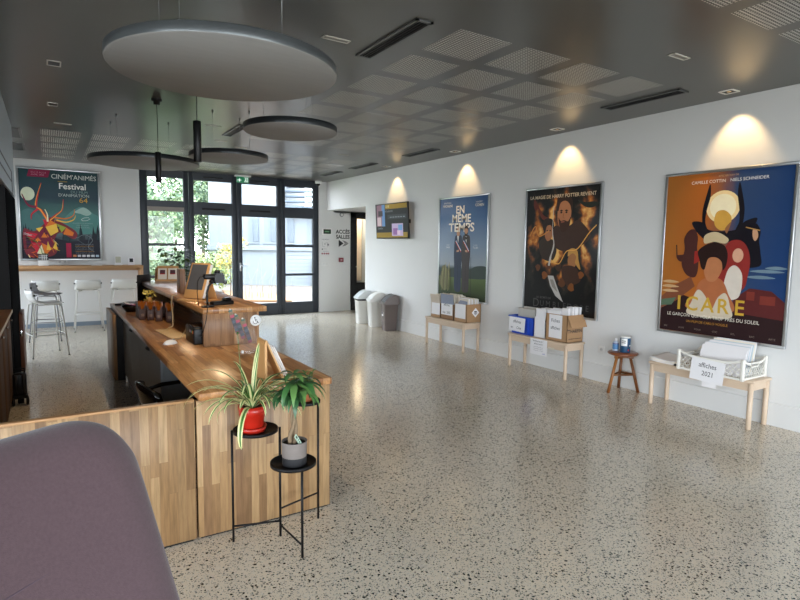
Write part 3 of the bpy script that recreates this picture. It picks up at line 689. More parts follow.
# ------------------------------------------------------------------ plant stand and its plants
t = thing('plant_stand', 'black metal plant stand with three round trays before the oak panel', 'plant stand', (0, 0, 0))
def tray(name, x, y, z, r):
    b = MB().use(m_black); b.lathe([(0, 0), (r, 0), (r, .016), (r-.004, .016), (r-.004, .004), (0, .004)], 48, (x, y, z)); b.build(name, t)
tray('tray', .885, 2.808, .594, .116); tray('tray', .986, 2.532, .490, .113); tray('tray', 1.190, 2.87, .690, .085)
L = [(.769, 2.84, .608), (1.003, 2.769, 1.0), (1.022, 2.425, .504), (1.258, 2.845, .70)]
L[1] = (1.003, 2.769, .608)
feet = [(.767, 2.825), (1.004, 2.766), (1.024, 2.516-.0), (1.253, 2.85)]
L[2] = (1.024, 2.512, .490)
for (x, y, z) in L:
    b = MB().use(m_black); b.cyl((x, y, 0), (x, y, z), .0065, n=12); b.build('leg', t)
for p, q in (((.769, 2.84, .085), (1.003, 2.769, .085)), ((1.003, 2.769, .063), (1.024, 2.512, .063)), ((1.003, 2.769, .155), (1.258, 2.845, .155))):
    b = MB().use(m_black); b.cyl(p, q, .005, n=10); b.build('crossbar', t)

m_soil = mat('potting_soil', '2a1f18', .95, bump=.6, bscale=200)
m_red = mat('red_glazed_plastic', 'b02416', .28, var=.04)
m_lg = mat('spider_leaf_green', '3f7030', .42, var=.15, scale=40); m_ly = mat('spider_leaf_cream', 'd9d69a', .42, var=.08, scale=40)
def ovleaf(b, base, d, L, w, droop, m, fold=.25, n=7):
    d = Vector(d).normalized(); up = Vector((0, 0, 1)); side = d.cross(up)
    side = side.normalized() if side.length > 1e-4 else Vector((1, 0, 0)); P = []; p = Vector(base); b.use(m)
    el = math.asin(max(-1, min(1, d.z))); h = Vector((d.x, d.y, 0)); h = h.normalized() if h.length > 1e-4 else Vector((1, 0, 0))
    for i in range(n):
        u = i/(n-1); ww = max(.0007, w*math.sin(PI*min(1, .04+u*.96)**.75)*.5)
        dd = h*math.cos(el)+up*math.sin(el); nrm = up*math.cos(el)-h*math.sin(el)
        P.append([p-side*ww+nrm*ww*fold, p, p+side*ww+nrm*ww*fold]); p = p+dd*L/(n-1); el -= droop/(n-1)
    b.quadgrid(P, True)
t = thing('spider_plant', 'variegated spider plant in a red pot on the left tray of the black stand', 'potted plant', (.868, 2.806, .5985))
b = MB().use(m_red); b.lathe([(0, .018), (.052, .018), (.055, .03), (.066, .095), (.0685, .097), (.072, .142), (.068, .142), (.063, .10), (0, .10)], 40); b.build('pot', t)
b = MB().use(m_red); b.lathe([(0, 0), (.062, 0), (.074, .03), (.070, .03), (.060, .008), (0, .008)], 40); b.build('saucer', t)
b = MB().use(m_soil); b.lathe([(0, .128), (.065, .124), (.066, .12)], 24); b.build('soil', t)
rr = random.Random(21)
def spleaf(az, L, rise, droop, w, twist=0):
    L *= 1.06; w *= 1.25
    b = MB(); P = []; N = 13; x = z = 0.0; pos = Vector((0, 0, 0)); el = rise
    d = Vector((math.cos(az), math.sin(az), 0)); side = Vector((-d.y, d.x, 0))
    p = d*.008+Vector((0, 0, .122))
    for i in range(N):
        u = i/(N-1); ww = w*(.55+.9*u)*(1-u)**.55 if u > .25 else w*(.5+1.2*u)*.9
        ww = max(ww, .0006)
        up = Vector((0, 0, 1)); nrm = (up*math.cos(el)-d*math.sin(el))
        P.append([p-side*ww-nrm*(-.25*ww), p-side*ww*.42, p+side*ww*.42, p+side*ww+nrm*.25*ww])
        el -= droop/(N-1)*(.5+1.0*u); p = p+(d*math.cos(el)+up*math.sin(el))*L/(N-1); side = (side+Vector((0, 0, twist*.02))).normalized()
    b.quadgrid(P, True, [m_ly, m_lg, m_ly] if rr.random() < .72 else [m_lg, m_ly, m_lg])
    return b.build('leaf', t)
spec = []
for k in range(34):
    spec.append((rr.uniform(0, 2*PI), rr.uniform(.20, .36), rr.uniform(.75, 1.4), rr.uniform(1.5, 2.9), rr.uniform(.010, .0155)))
LV = math.atan2(-.5318, .8459)      # image-right direction in plan
for a, L_, ri, dr, w in ((LV+PI+.15, .40, 1.0, 2.3, .0085), (LV+PI-.2, .42, .85, 2.0, .0075), (LV+PI+.35, .37, 1.15, 1.7, .007), (LV+PI, .43, .6, 2.3, .011), (LV+.25, .36, 1.05, 1.5, .012), (LV+.1, .30, .9, 2.6, .008), (LV-1.57, .33, .55, 2.8, .011), (LV+1.5, .33, 1.45, .5, .011), (LV+1.2, .30, 1.5, .3, .007), (LV+2.2, .36, 1.2, 1.4, .007)):
    spec.append((a, L_, ri, dr, w*1.5))
for sp in spec: spleaf(*sp)
b = MB().use(m_lg); b.tube([(.0, 0, .12), (-.025, -.006, .18), (-.05, -.006, .26), (-.062, -.006, .37), (-.072, -.006, .525)], [.0022, .002, .0018, .0015, .0012], 6)
for q in range(5): ovleaf(b, (-.072, -.006, .52), (math.cos(q*1.26), math.sin(q*1.26), .9), .022, .009, .6, m_lg, .2, 4)
b.build('flower_stalk', t)

m_conc = mat('grey_concrete', '776f6a', .8, var=.14, scale=22); m_concb = mat('charcoal_base', '1f1f22', .6)
m_bark = mat('braided_bark', '7d6a52', .8, var=.25, scale=50, bump=.6, bscale=120)
m_leafd = mat('money_tree_leaf', '2f5630', .35, var=.2, scale=25); m_leafl = mat('young_leaf_green', '587f42', .4, var=.15, scale=25)
m_leafm = mat('mid_leaf_green', '3d6836', .38, var=.2, scale=25)
t = thing('money_tree', 'small money tree with plaited trunk in a grey and black pot on the front tray', 'potted plant', (.990, 2.527, .4945))
b = MB().use(m_concb); b.lathe([(0, 0), (.058, 0), (.060, .004), (.0605, .042)], 40); b.use(m_conc); b.lathe([(.0605, .042), (.0625, .112), (.0635, .118), (.060, .118), (.057, .10), (0, .098)], 40); b.build('pot', t)
b = MB().use(m_soil); b.lathe([(0, .110), (.057, .106), (.058, .10)], 24); b.build('soil', t)
b = MB().use(m_bark)
for k in range(3):
    pts = []
    for i in range(15):
        u = i/14; a = k*2.094+u*5.2; r = .012*(1-.5*u); pts.append((r*math.cos(a)-.004*u, r*math.sin(a), .10+.265*u))
    b.tube(pts, [.0105-.005*i/14 for i in range(15)], 8)
b.tube([(-.022, -.004, .10), (-.024, -.006, .14), (-.016, -.004, .175), (-.008, 0, .19)], [.012, .013, .009, .004], 8)
b.build('trunk', t)
heads = [((x_, y_, z_+.062), l_*1.12, n_, p_) for (x_, y_, z_), l_, n_, p_ in [((-.006, 0, .305), .13, 7, .1), ((.02, -.01, .335), .125, 7, .5), ((-.035, .015, .315), .12, 6, .2), ((.03, .03, .30), .11, 6, .8), ((-.01, -.03, .35), .13, 7, .0), ((.005, .012, .385), .09, 6, .6), ((-.03, -.02, .29), .10, 5, 1.1), ((.045, -.005, .30), .10, 5, .3), ((.05, .0, .35), .12, 6, .5), ((-.055, -.01, .30), .11, 6, .9), ((.02, -.035, .31), .11, 6, 1.4)]]
stems = MB().use(m_leafm)
for (hx, hy, hz), L_, n, ph in heads:
    stems.tube([(-.004, 0, .345), (hx*.5, hy*.5, (hz+.35)/2), (hx, hy, hz)], .0022, 6)
stems.build('stem', t)
for (hx, hy, hz), L_, n, ph in heads:
    for k in range(n):
        a = ph+k*2*PI/n+rr.uniform(-.2, .2); b = MB(); ovleaf(b, (hx, hy, hz), (math.cos(a), math.sin(a), rr.uniform(-.35, .6)), L_*rr.uniform(.8, 1.2), .034, rr.uniform(.9, 2.1), rr.choice([m_leafd, m_leafd, m_leafm, m_leafl])); b.build('leaf', t)
b = MB(); M = Matrix.Translation((.020, -.036, .105)) @ Matrix.Rotation(math.radians(32.2-180-180), 4, 'Z') @ Matrix.Rotation(math.radians(-38), 4, 'Y')
b.use(mat('plant_label_mint', 'b9d4bf', .5)); b.box(-.009, .009, -.0008, .0008, -.01, .075, M=M); b.use(m_ink)
for z in (.02, .035, .05): b.box(-.006, .005, -.0014, -.0008, z, z+.004, M=M)
b.box(-.004, .004, -.0014, -.0008, .056, .068, M=M)
o = b.build('plant_label', t); o['label'] = 'pale green plant label stuck in the soil'

t = thing('small_succulent', 'tiny bushy plant in a terracotta pot on the rear tray of the black stand', 'potted plant', (1.205, 2.885, .6945))
b = MB().use(mat('terracotta', 'b5683f', .8, var=.08)); b.lathe([(0, 0), (.030, 0), (.040, .06), (.044, .061), (.045, .078), (.040, .078), (.037, .06), (0, .06)], 28); b.build('pot', t)
b = MB().use(m_soil); b.lathe([(0, .07), (.038, .066), (.038, .062)], 18); b.build('soil', t)
for k in range(7):
    a = k*.9; x, y = .012*math.cos(a), .012*math.sin(a); top = Vector((x*2.4+.012, y*2.4, .125+.018*(k % 3)+(.05 if k == 0 else 0)))
    b = MB().use(mat('succulent_stem', '5b6b3a', .6)); b.tube([(x, y, .066), tuple((Vector((x, y, .066))+top)/2+Vector((.003, 0, 0))), top], .0022, 6); sm = b.build('stem', t)
    b = MB()
    for q in range(9):
        f = q/9; p = Vector((x, y, .066)).lerp(top, .35+.65*f); ovleaf(b, p, (math.cos(q*2.4), math.sin(q*2.4), .6), .030, .016, .5, rr.choice([m_leafm, m_leafl]), .1, 5)
    b.build('leaf', sm)

# ------------------------------------------------------------------ mauve armchair
m_mauve = mat('mauve_wool_felt', '514145', .95, var=.2, scale=170, bump=.25, bscale=500, spec=.15, sheen=.35)
Ca = Vector((.106, 1.385, 1.205)); al = math.radians(30); tl = math.radians(23)
w = Vector((math.cos(al), math.sin(al), 0)); nf = Vector((math.sin(al), -math.cos(al), 0)); v = Vector((0, 0, 1))*math.cos(tl)-nf*math.sin(tl)
nn = w.cross(v).normalized();  nn = nn if nn.dot(nf) > 0 else -nn
W, Hh = .74, .80
t = thing('armchair', 'large mauve felt armchair with rounded back in the bottom left corner', 'armchair', (0, 0, 0))
def back_pts(off, puff):
    rows = []
    R = .125
    for i in range(25):
        y = i/24*Hh; row = []
        for j in range(25):
            x = j/24*W
            # squircle the top corners: pull grid inwards
            yy = y; top = Hh
            dx = min(x, W-x); 
            if dx < R: top = Hh-R+math.sqrt(max(0, R*R-(R-dx)**2))
            yy = y*top/Hh
            e = min(1, dx/.09)*min(1, (top-yy)/.09 if top > yy else 0); bul = puff*math.sin(min(1, max(0, e))*PI/2)**.7
            bow = .05*((2*x/W-1)**2)
            rows_p = Ca-w*(W-x)-v*(Hh-yy)+nn*(off+bul*(1 if off >= 0 else -1)+bow)
            row.append(rows_p)
        rows.append(row)
    return rows
F = back_pts(0, .035); Bk = back_pts(-.0, -.0)
b = MB().use(m_mauve)
P = [[Vector(p) for p in r] for r in F]; Q = [[Vector(p)-nn*(.05+.055*min(1, min(j, 24-j)/4)*min(1, (24-i)/4)) for j, p in enumerate(r)] for i, r in enumerate(F)]
tm = bmesh.new(); A = [[tm.verts.new(p) for p in r] for r in P]; B_ = [[tm.verts.new(p) for p in r] for r in Q]
for i in range(24):
    for j in range(24):
        tm.faces.new((A[i][j], A[i][j+1], A[i+1][j+1], A[i+1][j])); tm.faces.new((B_[i][j], B_[i+1][j], B_[i+1][j+1], B_[i][j+1]))
    for j in (0, 24): tm.faces.new((A[i][j], A[i+1][j], B_[i+1][j], B_[i][j]))
for j in range(24):
    for i in (0, 24): tm.faces.new((A[i][j], B_[i][j], B_[i][j+1], A[i][j+1]))
bmesh.ops.recalc_face_normals(tm, faces=tm.faces); b.merge(tm, None, True)
o = b.build('backrest', t)
md = o.modifiers.new('smooth', 'SUBSURF'); md.levels = 1; md.render_levels = 2
# dart seam on the back: a thin raised thread, slightly darker than the felt
b = MB().use(mat('seam_thread', '4b3d46', .95))
sp = []
for k in range(11):
    u = k/10; a = .33-.165*u; x = W-a; sp.append(Ca-w*a-v*(.276-.018*u)+nn*(.035+.05*(2*x/W-1)**2-.0016*u))
b.tube(sp, [.0022-.0017*k/10 for k in range(11)], 6); b.build('seam', t)
base = Ca-w*(W/2)-v*Hh
sc = base+nf*.30
M = Matrix((( w.x, -nf.x, 0, sc.x), (w.y, -nf.y, 0, sc.y), (0, 0, 1, 0), (0, 0, 0, 1)))
b = MB().use(m_mauve); b.box(-.31, .31, -.28, .28, .30, .45, .05, 4, M=M); b.build('seat', t)
for sx in (-1, 1):
    b = MB().use(m_mauve); b.box(sx*.36-.045, sx*.36+.045, -.25, .30, .28, .62, .04, 4, M=M); b.build('armrest', t)
    for sy in (-1, 1):
        b = MB().use(m_oakedge); p = M @ Vector((sx*.27, sy*.22, .30)); q = M @ Vector((sx*.31, sy*.27, .0)); b.cyl(q, p, .012, .02, 14); b.build('leg', t)
# ------------------------------------------------------------------ framed posters
def arc(cx, cy, rx, ry, a0=0, a1=360, n=28): return [(cx+rx*math.cos(math.radians(a0+(a1-a0)*i/n)), cy+ry*math.sin(math.radians(a0+(a1-a0)*i/n))) for i in range(n+(a1-a0 != 360))]
def spline(pts, n=6):
    """closed smooth outline through points"""
    out = []; N = len(pts)
    for i in range(N):
        p0, p1, p2, p3 = (Vector(pts[(i+k-1) % N]) for k in range(4))
        for j in range(n):
            t = j/n; out.append(tuple(.5*((2*p1)+(p2-p0)*t+(2*p0-5*p1+4*p2-p3)*t*t+(3*p1-p0-3*p2+p3)*t**3)))
    return out
class Art:
    def __init__(s, W, H, bg): s.W, s.H, s.b, s.k = W, H, MB(), 1; s.b.use(bg); s.b.face([(0, 0, 0), (W, 0, 0), (W, H, 0), (0, H, 0)]); s.dy = 0
    def m(s, c):
        if not isinstance(c, str): return c
        return mat('print_'+c, c, .45, var=.10, scale=14, spec=.25)
    def p(s, pts, c, sm=False, dy=0):
        dy = dy or s.dy; pts = [(x, y+dy) for x, y in pts]
        if sm: pts = spline(pts)
        pts = [(min(.999, max(.001, x)), min(.999, max(.001, y))) for x, y in pts]
        s.b.use(s.m(c)); z = s.k*.00012; s.k += 1
        t = bmesh.new(); f = t.faces.new([t.verts.new((x*s.W, y*s.H, z)) for x, y in pts]); f.normal_update()
        if f.normal.z < 0: f.normal_flip()
        bmesh.ops.triangulate(t, faces=[f]); s.b.merge(t); return s
    def t(s, txt, x, y, size, c, sx=1, align='CENTER', space=1, bold=0):
        s.b.use(s.m(c)); s.b.text(txt, x*s.W, y*s.H, size, s.k*.00012+.0003, align, sx, space=space, bold=bold); s.k += 1; return s
    def line(s, pts, w, c):
        pts = [Vector(p) for p in pts]; L, R = [], []; n = len(pts)
        ws = w if isinstance(w, (list, tuple)) else [w]*n
        for i, q in enumerate(pts):
            d = pts[min(i+1, n-1)]-pts[max(i-1, 0)]; d = Vector((d.x*s.W, d.y*s.H)); d.normalize(); nx = Vector((-d.y/s.W, d.x/s.H))*ws[i]/2; L.append(q+nx); R.append(q-nx)
        return s.p([tuple(q) for q in L]+[tuple(q) for q in R[::-1]], c)
def smooth_line(pts, n=8):
    out = []; N = len(pts)
    for i in range(N-1):
        p0, p1, p2, p3 = (Vector(pts[max(0, min(N-1, i+k-1))]) for k in range(4))
        for j in range(n):
            t = j/n; out.append(tuple(.5*((2*p1)+(p2-p0)*t+(2*p0-5*p1+4*p2-p3)*t*t+(3*p1-p0-3*p2+p3)*t**3)))
    return out+[pts[-1]]
def frame(label, loc, rot, w, h, fw, d=.035, cat='poster'):
    t = thing('framed_poster', label, cat, loc, rot, 'framed film posters')
    b = MB().use(m_alu)
    for a in ((-w/2, w/2, 0, fw), (-w/2, w/2, h-fw, h), (-w/2, -w/2+fw, fw, h-fw), (w/2-fw, w/2, fw, h-fw)): b.box(a[0], a[1], a[2], a[3], 0.001, d, .004)
    b.build('frame', t)
    b = MB().use(m_blackp); b.box(-w/2+fw, w/2-fw, fw, h-fw, .001, d-.012); b.build('backing_board', t)
    return t, (w-2*fw, h-2*fw), (-w/2+fw, fw, d-.0115)
def putart(t, A, loc): A.b.build('print', t, loc)

# orange / blue poster (rightmost): own composition of a sun, horns and travellers
FW = .026
t, (w_, h_), lo = frame('largest looking framed poster, half orange half blue, with golden title over bench and crate', (XR, 2.882, .71), WALLR, 1.222, 1.635, FW)
A = Art(w_, h_, gradient('print_orange_blue', [(0, 'a86a2e'), (.34, 'b0632b'), (.5, '8a5a44'), (.62, '33486b'), (1, '1e3d6e')], 0, 0, w_, .25, 2.2, coat=.6))
A.p([(0, .0), (1, 0), (1, .17), (.82, .16), (.62, .22), (.4, .2), (.2, .24), (0, .15)], '2c1a1c')
A.p([(0, .14), (.14, .2), (.3, .30), (.26, .36), (.12, .30), (.0, .22)], '7d4a33').p([(0, .16), (.10, .17), (.14, .22), (0, .2)], '58705a')
A.p([(.62, .16), (1, .14), (1, .24), (.9, .30), (.74, .31), (.62, .24)], '5a2626').p([(.72, .24), (.78, .24), (.78, .29), (.72, .29)], '7c352c').p([(.82, .22), (.93, .22), (.93, .27), (.82, .27)], '7c352c')
for y, x0, x1 in ((.41, .73, .98), (.375, .70, .92), (.43, .84, 1.0)): A.p([(x0, y), ((x0+x1)/2, y+.012), (x1, y), ((x0+x1)/2, y-.008)], '6f8796', True)
for y in (.26, .29, .32): A.p([(.0, y), (.07, y+.012), (.16, y), (.07, y-.008)], 'c9a57a', True)
A.p(arc(.49, .79, .135, .098), 'f2d9a0').p(arc(.49, .79, .105, .077), 'fbeecb')
A.p([(.38, .645), (.355, .70), (.36, .77), (.385, .86), (.375, .93), (.345, .85), (.325, .77), (.33, .69), (.35, .64)], '17151d', True)
A.p([(.60, .645), (.625, .70), (.62, .77), (.60, .86), (.61, .93), (.64, .85), (.66, .77), (.655, .69), (.64, .64)], '17151d', True)
A.p([(.24, .70), (.33, .70), (.40, .65), (.60, .65), (.67, .70), (.76, .715), (.70, .63), (.56, .58), (.40, .58), (.30, .63)], '17151d', True)
A.p([(.43, .69), (.44, .755), (.5, .77), (.555, .74), (.565, .70), (.545, .66), (.48, .65)], 'd2a24a', True).p([(.52, .66), (.565, .70), (.55, .655), (.535, .63)], '9a6a45', True)
A.p([(.36, .62), (.45, .64), (.55, .60), (.53, .57), (.44, .58), (.36, .57)], 'cdbb96', True)
A.p([(.18, .60), (.22, .65), (.27, .655), (.30, .61), (.30, .54), (.32, .44), (.30, .36), (.22, .37), (.17, .44), (.19, .53)], '4b2a26', True)
A.line([(.115, .56), (.125, .48)], .012, '3a2320').p([(.12, .49), (.15, .455), (.22, .46), (.24, .52), (.19, .5)], '4b2a26', True)
A.p([(.28, .52), (.34, .53), (.33, .46), (.28, .44)], '9b2f28')
A.p([(.66, .63), (.70, .68), (.755, .685), (.79, .64), (.785, .585), (.80, .52), (.80, .44), (.62, .44), (.55, .54), (.60, .58)], '15131c', True)
A.p([(.735, .655), (.765, .645), (.775, .61), (.755, .585), (.735, .61)], 'c99c7c', True).line([(.68, .665), (.785, .645)], .010, 'b58b4c')
A.p([(.52, .52), (.56, .58), (.64, .59), (.70, .55), (.73, .47), (.72, .38), (.70, .31), (.62, .27), (.52, .30), (.46, .38), (.50, .45)], '8f2f2b', True)
A.p(arc(.635, .5, .042, .042), 'd8a78c').p([(.56, .4), (.62, .44), (.68, .38), (.66, .25), (.54, .25)], 'd9d0c4', True)
A.p([(.30, .25), (.34, .33), (.42, .36), (.52, .35), (.58, .27), (.62, .16), (.24, .16)], 'b06a44', True)
A.p([(.28, .20), (.33, .28), (.4, .24), (.45, .16), (.5, .24), (.56, .27), (.60, .2), (.60, .12), (.26, .12)], 'cfc2ac', True)
A.p([(.37, .40), (.40, .345), (.45, .335), (.49, .36), (.52, .42), (.50, .47), (.43, .49), (.38, .46)], 'b97a52', True)
A.p([(.33, .46), (.31, .52), (.37, .56), (.44, .575), (.52, .56), (.555, .51), (.55, .44), (.525, .41), (.51, .46), (.46, .485), (.40, .475), (.375, .41), (.345, .42)], '2a1a18', True)
for i, (ch, x) in enumerate((('I', .17), ('C', .285), ('A', .42), ('R', .545), ('E', .675))): A.t(ch, x, .185, .20, 'c9a23a', .95 if ch != 'I' else 1.1, bold=.014)
A.t('LE GARÇON QUI VOLA TROP PRÈS DU SOLEIL', .45, .112, .047, 'e6dfd2', .92)
A.t('UN FILM DE CARLO VOGELE', .42, .075, .034, 'b98333', .95)
for i, s in enumerate(('IRIS', 'LUXE', 'FOLIA', 'CNC', 'RTL', 'BAC', 'ARTE')): A.t(s, .06+.145*i, .028, .024, '8c7d74')
A.t('CAMILLE COTTIN', .36, .945, .042, 'ece4d8').t('NIELS SCHNEIDER', .68, .945, .042, 'd8dee6').t('AVEC LES VOIX DE', .52, .975, .022, 'b89a78')
putart(t, A, lo)

# dark fiery poster
t, (w_, h_), lo = frame('dark framed poster with fiery smoke and two men, above the bench with the blue tub', (XR, 4.884, .715), WALLR, 1.226, 1.635, FW)
nt = NT('print_fire'); v = nt.coord((1, 1, 1)); s1 = nt.add('ShaderNodeSeparateXYZ'); nt.link(v, s1.inputs[0])
dx = nt.math('DIVIDE', nt.math('SUBTRACT', s1.outputs[0], .62), .62); dy = nt.math('DIVIDE', nt.math('SUBTRACT', s1.outputs[1], .98), .55)
rad = nt.math('SQRT', nt.math('ADD', nt.math('MULTIPLY', dx, dx), nt.math('MULTIPLY', dy, dy)))
ww = nt.add('ShaderNodeTexWave'); ww.inputs['Scale'].default_value = 1.1; ww.inputs['Distortion'].default_value = 11; ww.inputs['Detail'].default_value = 4; ww.inputs['Detail Scale'].default_value = 1.6; nt.link(v, ww.inputs['Vector'])
ff = nt.math('SUBTRACT', nt.math('ADD', nt.math('MULTIPLY', ww.outputs['Fac'], .40), nt.math('MULTIPLY', nt.noise(3.2, 6, v, .65), .75)), nt.math('MULTIPLY', rad, .50), True)
nt.link(nt.ramp(ff, [(.03, lin('100e0e')), (.16, lin('24221c')), (.27, lin('5f3820')), (.37, lin('b06a2c')), (.47, lin('e3b566'))]), nt.p.inputs['Base Color'])
nt.p.inputs['Roughness'].default_value = .45; nt.p.inputs['Specular IOR Level'].default_value = .2; nt.p.inputs['Coat Weight'].default_value = .06; nt.p.inputs['Coat Roughness'].default_value = .12
A = Art(w_, h_, nt.m)
A.p([(.12, .92), (.24, .80), (.34, .76), (.32, .73), (.22, .77), (.17, .84), (.13, .83), (.10, .88)], '5a2417', True)
A.p([(.72, .895), (.82, .875), (.93, .875), (.99, .86), (.90, .83), (.80, .845)], '20261f', True)
A.p([(.42, .70), (.40, .60), (.46, .52), (.62, .50), (.80, .55), (.90, .62), (.82, .70), (.72, .74), (.62, .70), (.52, .69)], '3d2a22', True)
A.p([(.46, .84), (.455, .76), (.48, .70), (.535, .665), (.60, .69), (.635, .76), (.635, .86), (.60, .905), (.52, .91)], 'a8714e', True)
A.p([(.44, .84), (.45, .92), (.53, .945), (.61, .935), (.655, .88), (.645, .80), (.62, .86), (.56, .895), (.49, .88), (.465, .82)], '2b1a12', True)
A.p([(.47, .765), (.50, .74), (.55, .745), (.60, .735), (.635, .77), (.62, .70), (.57, .655), (.52, .655), (.485, .70)], '3a2317', True)
A.p([(.505, .735), (.555, .74), (.55, .728), (.51, .724)], '8a4f3d')
for x in (.505, .575): A.p([(x-.026, .818), (x, .828), (x+.026, .818), (x, .812)], '2b1a12').p(arc(x, .805, .014, .007), '1d120c')
A.line([(.54, .80), (.53, .765), (.55, .76)], .008, '7d4d34')
A.p([(.24, .60), (.20, .54), (.26, .44), (.40, .42), (.46, .50), (.42, .58), (.34, .60)], '33271f', True)
A.p([(.285, .68), (.285, .62), (.325, .58), (.375, .60), (.40, .65), (.39, .70), (.33, .72)], 'a06a48', True)
A.p([(.25, .69), (.26, .745), (.32, .765), (.39, .75), (.415, .70), (.40, .655), (.37, .705), (.31, .70), (.285, .645)], '241713', True)
for x in (.315, .36): A.p(arc(x, .665, .010, .006), '1d120c')
A.p([(.64, .47), (.62, .42), (.66, .375), (.72, .385), (.745, .44), (.72, .49)], '9c6a42', True).p([(.62, .46), (.63, .51), (.69, .525), (.745, .50), (.76, .44), (.79, .36), (.72, .41), (.73, .46), (.68, .485)], 'b98a45', True)
A.p([(.54, .36), (.62, .39), (.74, .37), (.80, .28), (.70, .24), (.58, .25)], '3c2418', True)
for k, (x, y, r) in enumerate(((.2, .36, .035), (.3, .30, .04), (.42, .27, .045), (.55, .25, .045), (.68, .22, .04), (.5, .37, .04), (.36, .38, .035), (.8, .32, .035))): A.p(spline([(x+r*math.cos(q)*(1+.25*math.sin(q*3+k)), y+r*.8*math.sin(q)) for q in [i*2*PI/9 for i in range(9)]]), ('5b3418', '7c481f', '3c2416')[k % 3])
A.line(smooth_line([(.38, .43), (.50, .40), (.60, .50), (.74, .52), (.88, .64), (.97, .70)]), .012, 'e3a853')
A.line(smooth_line([(.06, .62), (.14, .70), (.2, .62), (.34, .66)]), .012, 'c9853c')
A.line(smooth_line([(.40, .86), (.395, .66), (.42, .55), (.38, .45), (.36, .38)]), [.008]*8+[.014]*8+[.022]*8+[.03]*8+[.02], 'b9b6b0')  # pale streak and shard below: glare on the buckled sheet, drawn into the print
A.p([(.35, .30), (.43, .30), (.50, .20), (.58, .095), (.47, .14), (.39, .22)], 'b4b1ac').p([(.385, .27), (.43, .27), (.50, .17), (.42, .21)], '8a857f')
A.t('LA MAGIE DE HARRY POTTER REVIENT', .5, .935, .062, 'c9b9a0', .98, bold=.012)
for ch, x, sz in (('D', .19, .15), ('U', .28, .10), ('M', .37, .10), ('B', .46, .10), ('L', .53, .10), ('E', .60, .10), ('D', .67, .10), ('O', .755, .10), ('R', .83, .10), ('E', .90, .10)): A.t(ch, x, .065, sz*1.05, '4b4a49')
A.t('LES SECRETS DE', .3, .115, .036, '5b5957')
putart(t, A, lo)

# blue poster of two men in suits
t, (w_, h_), lo = frame('framed blue poster of two suited men back to back on grass, behind the far bench', (XR, 6.849, .72), WALLR, 1.232, 1.635, FW)
A = Art(w_, h_, gradient('print_sky_grass', [(0, '26301f'), (.10, '3b4a28'), (.22, '55673a'), (.245, '2b3a33'), (.30, '3b4d4f'), (.34, '8f9aa4'), (.55, '748aa4'), (.80, '3f628e'), (1, '2b4d7c')], 1, 0, h_, .03, 5, coat=.6))
A.p([(0, .25), (.12, .30), (.2, .28), (.34, .31), (.5, .29), (.66, .30), (.8, .335), (1, .33), (1, .22), (0, .22)], '2e3c38', True)
def man(x, f, suit, hair, sh):
    A.p([(x-.075, .575), (x-.03, .60), (x+.03, .60), (x+.075, .575), (x+.09, .43), (x+.075, .31), (x+.07, .18), (x+.06, .05), (x-.06, .05), (x-.075, .18), (x-.08, .31), (x-.09, .43)], suit, True)
    A.p([(x-.03, .597), (x+.012, .597), (x+f*.004, .52)], 'd5d6d8')
    A.p([(x-.034, .65), (x-.028, .615), (x, .60), (x+.028, .615), (x+.034, .65), (x+.025, .68), (x-.025, .68)], 'b98c70', True)
    A.p([(x-.042, .645), (x-.040, .69), (x, .705), (x+.040, .69), (x+.042, .645), (x+.026, .675), (x-.026, .675)], hair, True)
    for k, c in enumerate(('2c4a8c', 'e0e0e0', 'b3282f')): A.line([(x-.055, .555-.011*k), (x+.06, .455-.011*k)], .013, c)
    A.p([(x-f*.02, .455), (x+f*.03, .45), (x+f*.035, .432), (x-f*.015, .435)], 'b98c70')
    A.line([(x, .30), (x-.004, .06)], .008, sh)
A.dy = .035; man(.42, -1, '26324a', '1d1a1a', '18202e'); man(.585, 1, '3b3436', '2a211f', '241f20'); A.dy = 0
A.p([(.55, .64), (.558, .605), (.585, .59), (.612, .605), (.62, .64), (.60, .618), (.57, .618)], '2a211f', True)
A.line([(.69, .42), (.70, .05)], .008, '2a2422')
A.p(spline([(.13+.10*math.cos(q)*(1+.2*math.sin(4*q)), .20+.13*math.sin(q)) for q in [i*2*PI/12 for i in range(12)]]), '6b6a4a')
for k in range(9): A.line(smooth_line([(.08+.022*k, .07+.01*(k % 3)), (.07+.025*k, .18), (.10+.02*k, .30+.02*(k % 4))]), .010, ('a39a6c', '7d7a4e', '4a4a36')[k % 3])
A.t('EN', .45, .880, .165, 'ece6dc', 1.05, bold=.022).t('MÊME', .475, .795, .168, 'ece6dc', 1.10, bold=.022).t('TEMPS', .48, .705, .185, 'ece6dc', 1.2, bold=.022)
DY = .035
A.p([(.385, .64), (.39, .60), (.42, .59), (.45, .60), (.455, .64), (.45, .69), (.42, .70), (.39, .69)], 'b98c70', True, DY).p([(.378, .645), (.38, .70), (.42, .715), (.46, .70), (.462, .645), (.448, .68), (.39, .68)], '1d1a1a', True, DY)
A.p([(.55, .63), (.558, .595), (.585, .585), (.612, .60), (.62, .63), (.615, .66), (.58, .67), (.555, .66)], 'b08468', True, DY).p([(.545, .635), (.55, .675), (.585, .69), (.62, .675), (.625, .635), (.61, .66), (.56, .66)], '2a211f', True, DY).p([(.55, .63), (.558, .598), (.585, .583), (.612, .60), (.62, .63), (.60, .612), (.57, .612)], '2a211f', True, DY)
A.t('JONATHAN', .17, .955, .036, 'c8ccd4').t('MACAIGNE', .18, .925, .055, 'ece6dc', .9).t('VINCENT', .83, .945, .036, 'c8ccd4').t('COHEN', .84, .915, .06, 'ece6dc', .95)
A.t('INDIA', .20, .535, .03, 'b4bcc8').t('HAIR', .20, .512, .04, 'c8ccd4').t('DORIA', .78, .535, .03, 'b4bcc8').t('TILLIER', .78, .512, .04, 'c8ccd4')
